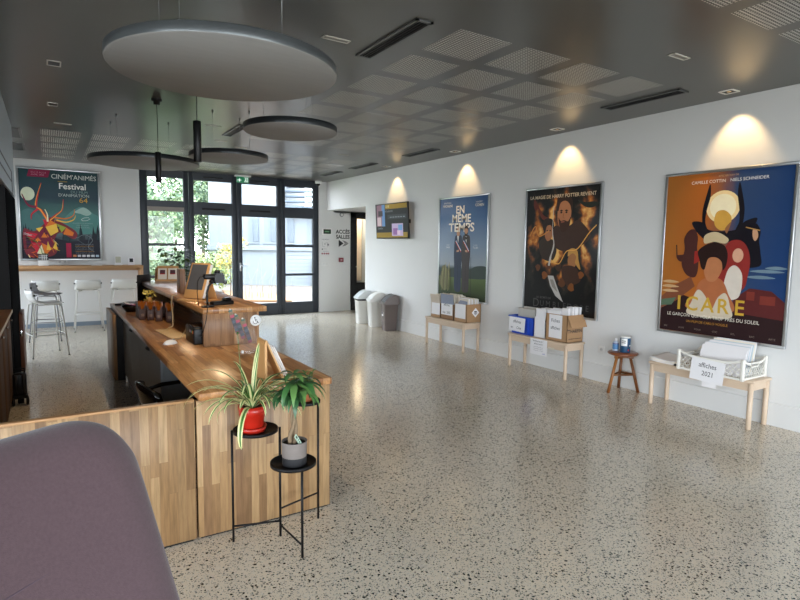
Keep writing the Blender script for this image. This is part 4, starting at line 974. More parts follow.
putart(t, A, lo)

# stag festival poster over the bar
t, (w_, h_), lo = frame('large framed festival poster with a colourful stag above the oak bar shelf', (.215, YB, 1.22), WALLB, 1.285, 1.645, .034, .03)
A = Art(w_, h_, gradient('print_night_green', [(0, '1b1c2a'), (.22, '22303a'), (.40, '4c7a78'), (.56, '35625e'), (.7, '27404c'), (1, '24454a')], 1, 0, h_, .10, 3, coat=.6))
A.p([(.45, .36), (.58, .50), (.70, .58), (.80, .60), (.92, .53), (1, .48), (1, .3), (.45, .3)], '4f8580', True).p([(.68, .54), (.80, .595), (.90, .535), (.84, .50), (.76, .52)], '9fbdb4', True)
A.p([(0, .50), (.10, .56), (.22, .50), (.3, .3), (0, .3)], '47706f', True)
rr = random.Random(8)
for k in range(26):
    x = rr.uniform(.5, 1.0) if k % 3 else rr.uniform(.0, .14); h = rr.uniform(.10, .22); y = rr.uniform(.16, .24)
    A.p([(max(0, x-.03), y), (min(1, x+.03), y), (min(1, x+.018), y+h*.5), (x, y+h), (max(0, x-.018), y+h*.5)], ('182830', '1e343a', '152028')[k % 3])
A.p([(0, 0), (1, 0), (1, .2), (.8, .22), (.6, .2), (.3, .26), (0, .26)], '191a28', True)
A.p(arc(.10, .725, .085, .075), 'd8e0c4')
rr = random.Random(31); F = ['c8283c', 'e0782a', 'efc04a', '7a1f3c', '3a1a34', 'e9e0b8', '9aa83c']
A.p([(.10, .02), (.32, .02), (.43, .08), (.41, .22), (.48, .30), (.64, .23), (.70, .26), (.68, .32), (.56, .39), (.44, .44), (.36, .47), (.30, .41), (.16, .31), (.03, .33), (.03, .10)], '7a2a34', True)
for k in range(70):
    x, y = rr.uniform(.05, .42), rr.uniform(.03, .42)
    if y > .12+.75*x or (x > .3 and y < .10): continue
    a = rr.uniform(-1.2, -.3) if rr.random() < .7 else rr.uniform(.2, 1.2); l = rr.uniform(.04, .10); wv = rr.uniform(.008, .022)
    A.line([(x, y), (x+l*.5*math.cos(a), y+l*.5*math.sin(a)), (x+l*math.cos(a), y+l*math.sin(a))], [wv*.3, wv, wv*.2], rr.choice(['c8283c', 'e0782a', 'efc04a', '7a1f3c', '2e1830', 'd9562a', 'e9d8a0', '1f1c2a', '8a9a3c']))
poly = [[(.06, .30), (.20, .28), (.12, .18)], [(.20, .28), (.30, .36), (.24, .18)], [(.30, .36), (.36, .44), (.44, .40)], [(.30, .36), (.44, .40), (.46, .31), (.36, .26)], [(.44, .40), (.56, .36), (.50, .30)], [(.56, .36), (.66, .30), (.64, .26), (.52, .28)], [(.24, .18), (.36, .26), (.38, .12)], [(.12, .18), (.24, .18), (.18, .06)], [(.24, .18), (.38, .12), (.28, .04)], [(.18, .06), (.24, .16), (.28, .04)], [(.38, .12), (.42, .2), (.44, .10)], [(.05, .26), (.12, .18), (.06, .10)], [(.34, .42), (.30, .36), (.27, .45)], [(.22, .30), (.27, .36), (.18, .34)], [(.28, .30), (.32, .24), (.24, .24)], [(.44, .36), (.48, .365), (.46, .34)], [(.32, .20), (.36, .10), (.30, .10)], [(.20, .24), (.24, .20), (.16, .20)]]
cs_ = [0, 3, 1, 2, 6, 1, 3, 0, 1, 5, 2, 4, 0, 2, 1, 4, 2, 1]
for pp, c in zip(poly, cs_): A.p(pp, F[c])
for pts, ws, c in (([(.34, .42), (.26, .54), (.20, .58), (.22, .70), (.27, .85)], .045, 'c8283c'), ([(.33, .43), (.25, .55), (.19, .59), (.21, .70), (.268, .84)], .022, 'efa03a'), ([(.20, .58), (.10, .60), (.03, .72)], .05, '7a1f3c'), ([(.22, .56), (.14, .50), (.13, .44)], .035, 'c8283c'),
                   ([(.36, .44), (.44, .50), (.52, .56), (.54, .68)], .035, 'c8283c'), ([(.36, .435), (.45, .50), (.515, .56), (.535, .66)], .014, 'efc04a'), ([(.42, .47), (.56, .46), (.66, .50), (.68, .57)], .03, 'e0782a'), ([(.44, .44), (.56, .42), (.66, .45), (.69, .50)], .028, 'efc04a'), ([(.33, .42), (.33, .50), (.30, .56)], .03, 'e9e0b8')):
    q = smooth_line(pts); A.line(q, [ws*(1-.75*i/(len(q)-1)) for i in range(len(q))], c)
A.line(smooth_line([(.70, .24), (.80, .28), (.90, .22), (.84, .14), (.92, .08)]), .010, '5d6b70').line(smooth_line([(.70, .22), (.82, .16), (.86, .24), (.88, .30)]), .008, '4d5b62')
A.p([(.10, .915), (.36, .915), (.39, .995), (.13, .995)], '8c1f45').t('DU 13 AU 24', .245, .965, .040, 'c98aa0').t('AVRIL 2022', .235, .94, .040, 'c98aa0')
A.t("CINÉM'ANIMÉS", .69, .93, .115, 'dfe6e0', .93)
A.p([(.48, .875), (.60, .875), (.60, .883), (.48, .883)], '9c8a45').t('Festival', .665, .825, .150, 'eef0ea', .98, bold=.012).t('DU FILM', .75, .765, .07, '7d9a96', 1.05).t("D'ANIMATION", .68, .725, .075, 'b9c8c2', 1.0).t('64', .80, .672, .125, 'd9a43c', 1.15)
A.line([(.76, .455), (.80, .475), (.86, .48), (.88, .465), (.84, .445), (.78, .44), (.76, .455)], .008, 'c8d6d0')
for y, s in ((.41, 'ACADEMIE DE GRENOBLE'), (.385, 'MAIRIE CINEMA'), (.36, 'FILMS ET ATELIERS')): A.t(s, .78, y, .028, '8fb0aa')
A.p([(.55, .015), (.615, .015), (.615, .18), (.55, .18)], 'a3163f')
A.b.use(A.m('e9c0cc')); A.b.text('CAPITALE', .583*w_, .10*h_, .055, .012, M=Matrix.Translation((.583*w_, .10*h_, 0)) @ Matrix.Rotation(PI/2, 4, 'Z') @ Matrix.Translation((-.583*w_, -.10*h_, -.0085)))
for k in range(6): A.t('CINEMA FESTIVAL SEANCES', .79, .165-.02*k, .024, ('7d8288', 'b98a3c')[k in (1, 4)])
for k, c in enumerate(('d98a5a', 'c8c8cc', 'e6e6e6', 'e6e6e6', 'd8dce0', '9fb4c8')): A.p([(.635+.06*k, .02), (.68+.06*k, .02), (.68+.06*k, .045), (.635+.06*k, .045)], c)
putart(t, A, lo)

# ------------------------------------------------------------------ television on the wall
t = thing('wall_television', 'wall-mounted television with yellow-banded programme screen, tilted slightly down', 'television', (5.395, 8.83, 1.70), (PI/2, 0, -PI/2))
R = Matrix.Rotation(math.radians(3), 4, 'X')
b = MB().use(m_blackp); b.box(-.57, .57, 0, .65, -.02, .012, .006, M=R); b.box(-.4, .4, .10, .5, -.045, -.02, .01, M=R); b.build('casing', t)
def scr(b, x0, x1, y0, y1, k): b.box(x0, x1, y0, y1, .0121, .0124+.0002*k, M=R)
def scol(h, e=.12): return mat('screen_'+h, h, .45, emit=e, spec=.15)
b = MB().use(scol('0e0f12', .05)); scr(b, -.545, .545, .022, .63, 0)
b.use(scol('8f7420')); scr(b, -.20, .545, .545, .63, 1); scr(b, -.545, .545, .022, .115, 1)
b.use(scol('5d86b8')); scr(b, -.33, -.22, .23, .63, 2); b.use(scol('8b6a78')); scr(b, -.52, -.33, .23, .63, 2); b.use(scol('c8b4b8')); scr(b, -.5, -.36, .24, .40, 3); b.use(scol('3a2c34')); scr(b, -.46, -.30, .42, .52, 4)
b.use(scol('30343a')); scr(b, -.12, .52, .36, .44, 1); b.use(scol('8a8f96')); 
for k in range(6): scr(b, -.04+.09*k, .02+.09*k, .385, .40, 2)
b.use(scol('b9a6c8')); scr(b, .02, .40, .05, .275, 2); b.use(scol('8a5f9c')); scr(b, .06, .22, .07, .19, 3); b.use(scol('6f9ac8')); scr(b, .24, .38, .15, .25, 3); b.use(scol('d8c0d8')); scr(b, .20, .30, .07, .15, 4)
b.use(scol('e0d8a0')); b.text('CINE', -.12, .588, .06, .0135, M=R); b.use(scol('8a8f96')); b.text('PROGRAMME', -.07, .50, .045, .0135, M=R); b.text('SEANCES', -.40, .19, .045, .0135, M=R)
b.build('screen', t)
b = MB().use(m_black); b.box(-.2, .2, .15, .45, -.088, -.075); b.box(-.03, .03, .25, .35, -.088, -.04); b.build('wall_bracket', t)
b = MB().use(m_gloss); b.box(.50, .57, .27, .34, -.05, -.005, .006, M=R); b.build('side_box', t)
# ------------------------------------------------------------------ benches along the right wall
def bench(y0, y1, label, first=None):
    yc = (y0+y1)/2
    if first is not None: return dup(first, (5.305, yc, 0), None, label)
    t = thing('bench', label, 'bench', (5.305, yc, 0), group='pale wooden benches along the wall')
    l = (y1-y0)/2
    b = MB().use(m_birch); b.box(-.165, .165, -l, l, .413, .44, .010, 3); b.build('seat', t)
    b = MB().use(m_birch)
    for s in (-1, 1): b.box(s*.142-.010, s*.142+.010, -l+.05, l-.05, .345, .413)
    for s in (-1, 1): b.box(-.13, .13, s*(l-.035)-.010, s*(l-.035)+.010, .345, .413)
    b.build('apron', t)
    for sx in (-1, 1):
        for sy in (-1, 1):
            b = MB().use(m_birch); b.lathe([(0, 0), (.018, 0), (.021, .003), (.0225, .413), (0, .413)], 16, (sx*.14, sy*(l-.032), 0)); b.build('leg', t)
    return t
bn = bench(2.355, 3.365, 'pale wooden bench below the orange and blue poster, carrying the white crate')
bench(4.425, 5.435, 'pale wooden bench with the blue tub and cartons, below the fiery poster', bn)
bench(6.36, 7.37, 'pale wooden bench with three brown boxes, below the blue two-men poster', bn)
ZB = .4405
m_pen = mat('black_marker', '2a2a30', .6)
def scrib(b, x, y, w, h, seed, n=1):
    """one handwritten word as a pen stroke"""
    r = random.Random(seed); pts = []; k = int(w/(h*.5))+2
    for i in range(k*4):
        u = i/(k*4-1); pts.append((x+u*w, y+h*(.5*math.sin(i*1.57+r.uniform(-.5, .5))+r.uniform(-.15, .25)), .0012))
    b.tube(pts, h*.075, 5)
def paper(name, label, loc, rot, w, h, words=(), parent=None, curl=0, tint=None, cat='paper sheet', group=None):
    t = thing(name, label, cat, loc, rot, group)
    b = MB().use(tint or m_paper); P = []
    for i in range(9):
        y = -h/2+h*i/8; P.append([(-w/2+w*j/4, y, curl*(i/8)**2+.0*j) for j in range(5)])
    b.shell(P, .0009, False); b.build('sheet', t)
    if words:
        b = MB().use(m_pen)
        for wd in words:
            txt, x, y, s = wd[:4]; b.text(txt, x, y, s, .0014, sx=.9)
        b.build('writing', t)
    return t
# --- bench 1 (far): three brown boxes
def openbox(name, label, x0, x1, y0, y1, h, m=m_card, flaps=(), group=None):
    t = thing(name, label, 'cardboard box', ((x0+x1)/2, (y0+y1)/2, ZB), group=group)
    X, Y, th = (x1-x0)/2, (y1-y0)/2, .006
    b = MB().use(m); b.box(-X, X, -Y, Y, 0, th); b.box(-X, -X+th, -Y, Y, 0, h); b.box(X-th, X, -Y, Y, 0, h); b.box(-X, X, -Y, -Y+th, 0, h); b.box(-X, X, Y-th, Y, 0, h); b.build('body', t)
    for side, ln, ang, fm in flaps:
        f = MB().use(fm); n = {'f': (-X, 0, -1, 0, Y), 'b': (X, 0, 1, 0, Y), 'r': (0, -Y, 0, -1, X), 'l': (0, Y, 0, 1, X)}[side]; wd = n[4]-.004
        M = Matrix.Translation((n[0], n[1], h)) @ Matrix.Rotation(math.atan2(n[3], n[2]), 4, 'Z')
        f.prism([(-wd, 0), (wd, 0), (wd*.97, ln), (-wd*.97, ln)], -.002, .002, M @ Matrix.Rotation(math.radians(ang), 4, 'Y') @ Matrix(((0, 0, 1, 0), (1, 0, 0, 0), (0, 1, 0, 0), (0, 0, 0, 1)))); f.build('flap', t)
    return t
m_card2 = mat('brown_cardboard_dark', '8f6a49', .75, var=.07, scale=30); m_pale = mat('beige_liner', 'c9bcac', .7); m_bluegrey = mat('blue_grey_liner', '8b93a4', .65, var=.04)
openbox('cardboard_box', 'brown box with pale raised flap, leftmost on the far bench', 5.20, 5.46, 7.03, 7.28, .235, m_card, [('f', .14, 12, m_pale)])
openbox('cardboard_box', 'brown box with blue-grey raised flap, in the middle on the far bench', 5.20, 5.46, 6.685, 7.015, .245, m_card2, [('f', .15, 5, m_bluegrey)])
openbox('cardboard_box', 'brown box with a white diamond label, rightmost on the far bench', 5.20, 5.475, 6.375, 6.67, .275, m_card, [])
tag(MB().use(m_bluegrey).prism([(-.14, 0), (.14, 0), (.14, .13), (-.02, .14), (-.13, .03)], -.004, .004).build('divider_card', None, (5.212, 6.522, ZB+.19), (PI/2, 0, -PI/2)), 'blue-grey card with a slanted edge sticking out of the rightmost far box', 'divider card')
def papers(n, x0, x1, y0, y1, z, h, label, m=m_paper, seed=1, lean=.1, name='paper_stack', cat='stack of papers', var=.03):
    r = random.Random(seed); t = thing(name, label, cat, ((x0+x1)/2, (y0+y1)/2, z)); wx = (x1-x0)
    for k in range(n):
        x = -wx/2+wx*(k+.5)/n; hh = h*r.uniform(1-var*2, 1.0); yo = r.uniform(-.008, .008)
        b = MB().use(m if not isinstance(m, (list, tuple)) else m[k % len(m)]); b.box(-wx/n*.36, wx/n*.36, -(y1-y0)/2, (y1-y0)/2, 0, hh); b.build('sheet', t, (x, yo, 0), (0, r.uniform(-.5, .5)*lean, 0))
    return t
m_old = mat('off_white_sheets', 'ddd5c6', .7, var=.05)
papers(7, 5.235, 5.44, 7.045, 7.265, ZB+.0062, .37, 'upright papers in the leftmost box on the far bench', m_old, 1, .05)
papers(8, 5.225, 5.44, 6.70, 7.0, ZB+.0062, .385, 'upright papers in the middle box on the far bench', m_old, 2, .05)
papers(8, 5.24, 5.455, 6.40, 6.645, ZB+.0062, .36, 'upright papers in the box with the diamond label', [m_old, m_paper], 3, .06)
FR = (PI/2, 0, -PI/2)
paper('notice_sheet', 'blank white sheet on the leftmost box of the far bench', (5.1985, 7.155, ZB+.145), FR, .225, .19)
paper('notice_sheet', 'white sheet with handwriting on the middle box of the far bench', (5.1985, 6.86, ZB+.17), FR, .29, .20, [('Affiches', 0, .055, .055), ('cine', -.07, -.06, .05), ('2022', .05, -.06, .05)])
paper('notice_sheet', 'blank white sheet on the rightmost box of the far bench', (5.1985, 6.525, ZB+.165), FR, .25, .215)
t = thing('diamond_label', 'white diamond label with black marks on the side of a brown box', 'label', (5.37, 6.3745, ZB+.15), (PI/2, 0, 0))
b = MB().use(m_paper); b.prism([(0, -.072), (.072, 0), (0, .072), (-.072, 0)], 0, .0008); b.build('sheet', t)
b = MB().use(m_ink); b.box(-.025, .025, .004, .022, .0008, .0014); b.box(-.03, .03, -.012, -.004, .0008, .0014); b.box(-.018, .018, -.028, -.02, .0008, .0014); b.build('print', t)

# --- bench 2: blue tub, white box, printed carton
m_blue = mat('blue_plastic', '1f49b8', .4, var=.05)
t = thing('plastic_tub', 'blue plastic tub with a white notice on the middle bench', 'tub', (5.335, 5.245, ZB))
b = MB().use(m_blue)
def ring(b, z, x, y, th): return None
P = []; Rm = lambda s, z: [(sx*(.125+s), sy*(.195+s*1.2), z) for sx, sy in ((-1, -1), (1, -1), (1, 1), (-1, 1))]
b.box(-.12, .12, -.185, .185, 0, .006)
for (p0, p1) in (((-1, -1), (1, -1)), ((1, -1), (1, 1)), ((1, 1), (-1, 1)), ((-1, 1), (-1, -1))):
    lo = [Vector((p[0]*.12, p[1]*.185, 0)) for p in (p0, p1)]; hi = [Vector((p[0]*.135, p[1]*.205, .225)) for p in (p0, p1)]
    b.shell([[lo[0], lo[1]], [hi[0], hi[1]]], .005, False)
for a in ((-.155, -.133, -.225, .225), (.133, .15, -.225, .225), (-.155, .15, -.225, -.203), (-.155, .15, .203, .225)): b.box(a[0], a[1], a[2], a[3], .215, .235, .003)
for y in (-.12, .12): b.box(-.142, -.128, y-.006, y+.006, .02, .215)
b.build('tub', t)
papers(4, 5.26, 5.42, 5.07, 5.37, ZB+.0062, .345, 'tall pale boards standing in the blue tub', mat('grey_boards', 'bdb9b1', .7, var=.04), 4, .25)
paper('notice_sheet', 'white handwritten notice hanging on the blue tub', (5.176, 5.30, ZB+.125), (PI/2-.05, .03, -PI/2), .29, .185, [('affiches', 0, .035, .055), ('en ', -.08, -.045, .045), ('Cine', .04, -.045, .05)])
t = openbox('paper_box', 'white box of papers between the blue tub and the printed carton', 5.20, 5.44, 4.825, 5.015, .26, m_paper)
papers(9, 5.22, 5.43, 4.835, 5.005, ZB+.0065, .365, 'thick sheaf of papers in the white box on the middle bench', m_paper, 6, .06)
tag(MB().use(mat('orange_board', 'b5713a', .6)).box(-.004, .004, -.05, .05, 0, .31).build('divider_card', None, (5.39, 5.035, ZB+.001)), 'orange-brown board standing behind the white box on the middle bench', 'divider card')
t = openbox('cardboard_box', 'large brown printed carton at the right end of the middle bench', 5.19, 5.475, 4.475, 4.81, .33, m_card, [('r', .155, 155, m_card), ('l', .12, 172, m_card2)])
b = MB().use(m_ink); b.text('THARFIN', 0, .135, .058, .001, space=1.05, sx=1.0, bold=.03); b.text('*', -.135, .142, .06, .001)
o = b.build('print', t, (0, -.1675, 0), (PI/2, 0, 0)); o['label'] = 'black printed maker lettering'
b = MB().use(m_ink); b.text('www.tharfin-emballage.com', -.0, .045, .020, .001, bold=.02); b.build('web_address', t, (0, -.1675, 0), (PI/2, 0, 0))
papers(9, 5.225, 5.45, 4.60, 4.795, ZB+.0065, .385, 'white papers fanned in the large printed carton', m_paper, 8, .16)
papers(5, 5.24, 5.44, 4.49, 4.585, ZB+.0065, .42, 'taller white papers at the near side of the printed carton', m_paper, 9, .2)
paper('notice_sheet', 'white handwritten sheet on the front of the large printed carton', (5.1885, 4.655, ZB+.18), FR, .205, .285, [('Fiches', 0, .07, .062), ('affiches', 0, -.02, .056)])
t = paper('notice_sheet', 'white typed notice hanging under the middle bench front', (5.1375, 4.87, .335), FR, .285, .20, [('Servez-vous ici !', -.01, .072, .03), ('affiches de films', 0, .036, .026)])
b = MB().use(m_pen)
for k in range(3): b.tube([(-.08+.012*i, -.002-.022*k+.004*math.sin(i*1.5), .0012) for i in range(14)], .0011, 4)
b.use(m_blue); b.text('ciné', .09, -.075, .026, .0014); b.build('small_print', t)
tag(MB().use(mat('adhesive_tape', 'd9d2c2', .4)).box(-.05, .05, -.012, .012, 0, .0015).build('tape_strip', None, (5.1375, 4.66, .352), FR), 'pale strip of tape beside the hanging typed notice', 'tape')

# --- bench 3: papers and white crate
t = thing('loose_papers', 'stack of cream papers curling at the left end of the near bench', 'stack of papers', (5.30, 3.225, ZB))
r = random.Random(2)
for k in range(6):
    b = MB().use([m_cream, m_paper][k % 2]); P = []
    for i in range(7):
        x = -.165+.33*i/6; P.append([(x, -.135+.27*j/6, .0025+.0055*k+.03*max(0, (j/6-.35))**2*(.5+k/6)+.012*(i/6)**2*k/5) for j in range(7)])
    b.shell(P, .0012); b.build('sheet', t, (r.uniform(-.006, .006), r.uniform(-.006, .006), 0), (0, 0, r.uniform(-.03, .03)))
tag(MB().use(m_blackp).box(-.012, .012, -.02, .02, 0, .016, .003).build('bulldog_clip', None, (5.155, 3.075, ZB+.0005)), 'small black clip beside the crate on the near bench', 'clip')
m_crate = mat('white_crate_plastic', 'e4e2da', .45, var=.02)
t = thing('plastic_crate', 'white lattice plastic crate of posters on the near bench', 'crate', (5.245, 2.70, ZB))
X, Y, Hc = .195, .29, .19
b = MB().use(m_crate); b.box(-X+.01, X-.01, -Y+.01, Y-.01, .004, .012)
b.build('bottom', t)
def lattice(w, h, handle):
    """one openwork side in local x (width), z (height): rails, diagonal ribs, grip slot"""
    b = MB().use(m_crate); d = .006; N = 12 if w > .4 else 9
    b.box(-w/2, w/2, -d, d, 0.004, .022)
    tw = .05
    P = []
    for i in range(25):
        u = -1+i/12; x = u*w/2; zt = h*.80+h*.20*abs(u)**4; P.append((x, zt))
    for i in range(24):
        (x0, a0), (x1, a1) = P[i], P[i+1]
        hid = handle and abs((x0+x1)/2) < w*.17
        for (l0, l1) in (((a0-.022, a1-.022),) if not hid else ((a0-.012, a1-.012),)):
            b.prism([(x0, l0), (x1, l1), (x1, a1), (x0, a0)], -d, d, Matrix(((1, 0, 0, 0), (0, 0, 1, 0), (0, 1, 0, 0), (0, 0, 0, 1))))
    if handle: b.box(-w*.19, w*.19, -d, d, h*.80-.045, h*.80-.034); b.box(-w*.19, -w*.17, -d, d, h*.8-.04, h*.8); b.box(w*.17, w*.19, -d, d, h*.8-.04, h*.8)
    top = h*.80-(.038 if handle else .02)
    for s in (-1, 1):
        for k in range(-N, N*2):
            x0 = -w/2+k*w/N; x1 = x0+s*(top-.02)*.9; z0, z1 = .018, top
            if s == 1: a, c = x0, x1
            else: a, c = x0, x1
            if max(a, c) < -w/2 or min(a, c) > w/2: continue
            def cl(x, z):
                if x < -w/2: f = (-w/2-a)/(c-a); return (-w/2, z0+(z1-z0)*f)
                if x > w/2: f = (w/2-a)/(c-a); return (w/2, z0+(z1-z0)*f)
                return (x, z)
            p, q = cl(a, z0), cl(c, z1)
            if abs(p[0]-q[0]) < .006: continue
            b.tube([(p[0], -.0015*s, p[1]), (q[0], -.0015*s, q[1])], .0032, 4)
    return b
def side(M, w, h, handle):
    b = lattice(w, h, handle); o = b.build('lattice_side', t); o.matrix_local = M; return o
side(Matrix.Translation((-X, 0, 0)) @ Matrix.Rotation(-PI/2, 4, 'Z'), 2*Y-.03, Hc, False); side(Matrix.Translation((X, 0, 0)) @ Matrix.Rotation(-PI/2, 4, 'Z'), 2*Y-.03, Hc, False)
side(Matrix.Translation((0, -Y, 0)), 2*X-.03, Hc, True); side(Matrix.Translation((0, Y, 0)), 2*X-.03, Hc, True)
for sx in (-1, 1):
    for sy in (-1, 1): b = MB().use(m_crate); b.box(sx*X-.014, sx*X+.014, sy*Y-.014, sy*Y+.014, 0, Hc, .005); b.build('corner_post', t)
pt = thing('poster_sheets', 'large white poster sheets leaning in the white crate', 'paper sheets', (5.25, 2.70, ZB+.0125))
m_bl = mat('bluish_sheets', 'c7d3da', .6, var=.06, scale=30)
for k, (x, y0, y1, h, ln, m) in enumerate(((-.06, -.235, .17, .25, .36, m_paper), (-.035, -.24, .16, .27, .34, m_paper), (-.01, -.24, .14, .272, .30, m_bl), (.015, -.24, .14, .285, .28, m_paper), (.04, -.245, .12, .29, .26, m_bl), (.065, -.25, .12, .30, .22, m_cream), (.09, -.25, .10, .305, .19, m_paper))):
    b = MB().use(m); b.box(-.003, .003, y0, y1, 0, h); b.build('sheet', pt, (x-.05, 0, 0), (0, ln, 0))
paper('notice_sheet', 'white handwritten notice hanging on the front of the white crate', (5.036, 2.71, ZB+.035), (PI/2-.06, math.radians(3), -PI/2), .305, .205, [('affiches', 0, .045, .062), ('2021', .01, -.03, .062)])
paper('notice_sheet', 'small blank white sheet below the notice of the white crate', (5.1375, 2.74, .345), FR, .13, .085)

# --- stool with cleaning products
m_stool = wood('orange_brown_wood', ['6b3f1e', '7f4d26', '8f5a2e', '9c6836'], 'z', 'x', .09, .8, .4, .1); m_seat = mat('reddish_brown_wood', '7a4222', .3, var=.25, scale=9, aniso=(1, 6, 1), coat=.2)
t = thing('wooden_stool', 'small reddish wooden three-legged stool against the white wall', 'stool', (5.315, 3.79, 0))
b = MB().use(m_seat); b.lathe([(0, .408), (.125, .408), (.155, .420), (.160, .432), (.150, .444), (0, .447)], 40); b.build('seat', t)
b = MB().use(m_stool); 
for k in range(3): 
    a = [math.radians(q) for q in (175, -46, 62)][k]; b.box(-.02, .11, -.018, .018, .375, .408, M=Matrix.Rotation(a, 4, 'Z'))
b.build('under_frame', t)
ft = [(-.193, .022), (.118, -.130), (.105, .110)]
for x, y in ft:
    d = Vector((x, y, 0)).normalized(); b = MB().use(m_stool); b.tube([(x, y, 0), tuple(Vector((x*.42, y*.42, .408)))], [.020, .019], 4); b.build('leg', t)
f = .72
for i in range(3):
    p, q = ft[i], ft[(i+1) % 3]; b = MB().use(m_stool); b.tube([(p[0]*f, p[1]*f, .195), (q[0]*f, q[1]*f, .195)], .012, 4); b.build('stretcher', t)
t = thing('spray_bottle', 'small clear and blue bottle with a pale cap on the wooden stool', 'bottle', (5.285, 3.865, .4475))
b = MB().use(mat('pale_bottle_plastic', 'b7c3d4', .3)); b.lathe([(0, 0), (.031, 0), (.033, .004), (.033, .085), (.026, .10), (.014, .108), (0, .108)], 24); b.build('body', t)
b = MB().use(mat('blue_label', '4f83b5', .4, var=.2, scale=60)); b.lathe([(.0333, .02), (.0335, .021), (.0335, .075), (.0333, .076)], 24); b.use(mat('purple_label', '4b3d78', .4)); b.lathe([(.0333, .077), (.0336, .078), (.0333, .086)], 24); b.build('label', t)
b = MB().use(mat('pale_cap', 'd0d0d2', .4)); b.lathe([(.014, .108), (.016, .112), (.016, .132), (.010, .138), (0, .138)], 18); b.build('cap', t)
t = thing('wipes_tub', 'dark blue and white tub of wipes on the wooden stool', 'tub', (5.30, 3.755, .4475))
b = MB().use(mat('petrol_blue_print', '17476a', .35, var=.12, scale=40)); b.lathe([(0, 0), (.052, 0), (.054, .004), (.054, .155), (.05, .160)], 32); b.build('body', t)
b = MB().use(m_white); b.lathe([(.050, .160), (.052, .168), (.045, .174), (0, .174)], 32); b.build('lid', t)
b = MB().use(m_white); P = [[(.0545*math.cos(a), .0545*math.sin(a), z) for z in (.075, .155)] for a in [math.radians(165+9*i) for i in range(9)]]; b.quadgrid(P); b.use(mat('red_print', 'b3232a', .5)); P = [[(.0546*math.cos(a), .0546*math.sin(a), z) for z in (.02, .04)] for a in [math.radians(246+6*i) for i in range(4)]]; b.quadgrid(P)
b.use(m_ink)
for z in (.125, .105): b.quadgrid([[(.0548*math.cos(a), .0548*math.sin(a), zz) for zz in (z, z+.008)] for a in [math.radians(175+9*i) for i in range(6)]])
b.use(m_white); b.quadgrid([[(.0546*math.cos(a), .0546*math.sin(a), z) for z in (.07, .085)] for a in [math.radians(262+7*i) for i in range(5)]]); b.build('label', t)

def socket(name, label, loc, rot, n=1, w=.085):
    t = thing(name, label, 'wall socket', loc, rot)
    b = MB().use(m_white); b.box(-w*n/2, w*n/2, -.0425, .0425, 0, .009, .003); b.build('plate', t)
    for k in range(n):
        x = (k-(n-1)/2)*w; b = MB().use(mat('socket_recess', 'c9c9c8', .4)); b.lathe([(.021, .0095), (.021, .0092), (.019, .0091), (0, .0091)], 20, (x, 0, 0)); b.use(m_ink); b.lathe([(.0026, .0099), (0, .0099)], 8, (x-.008, 0, 0)); b.lathe([(.0026, .0099), (0, .0099)], 8, (x+.008, 0, 0)); b.build('outlet', t)
socket('wall_socket', 'white wall socket between the middle bench and the wooden stool', (XR, 4.198, .386), WALLR)

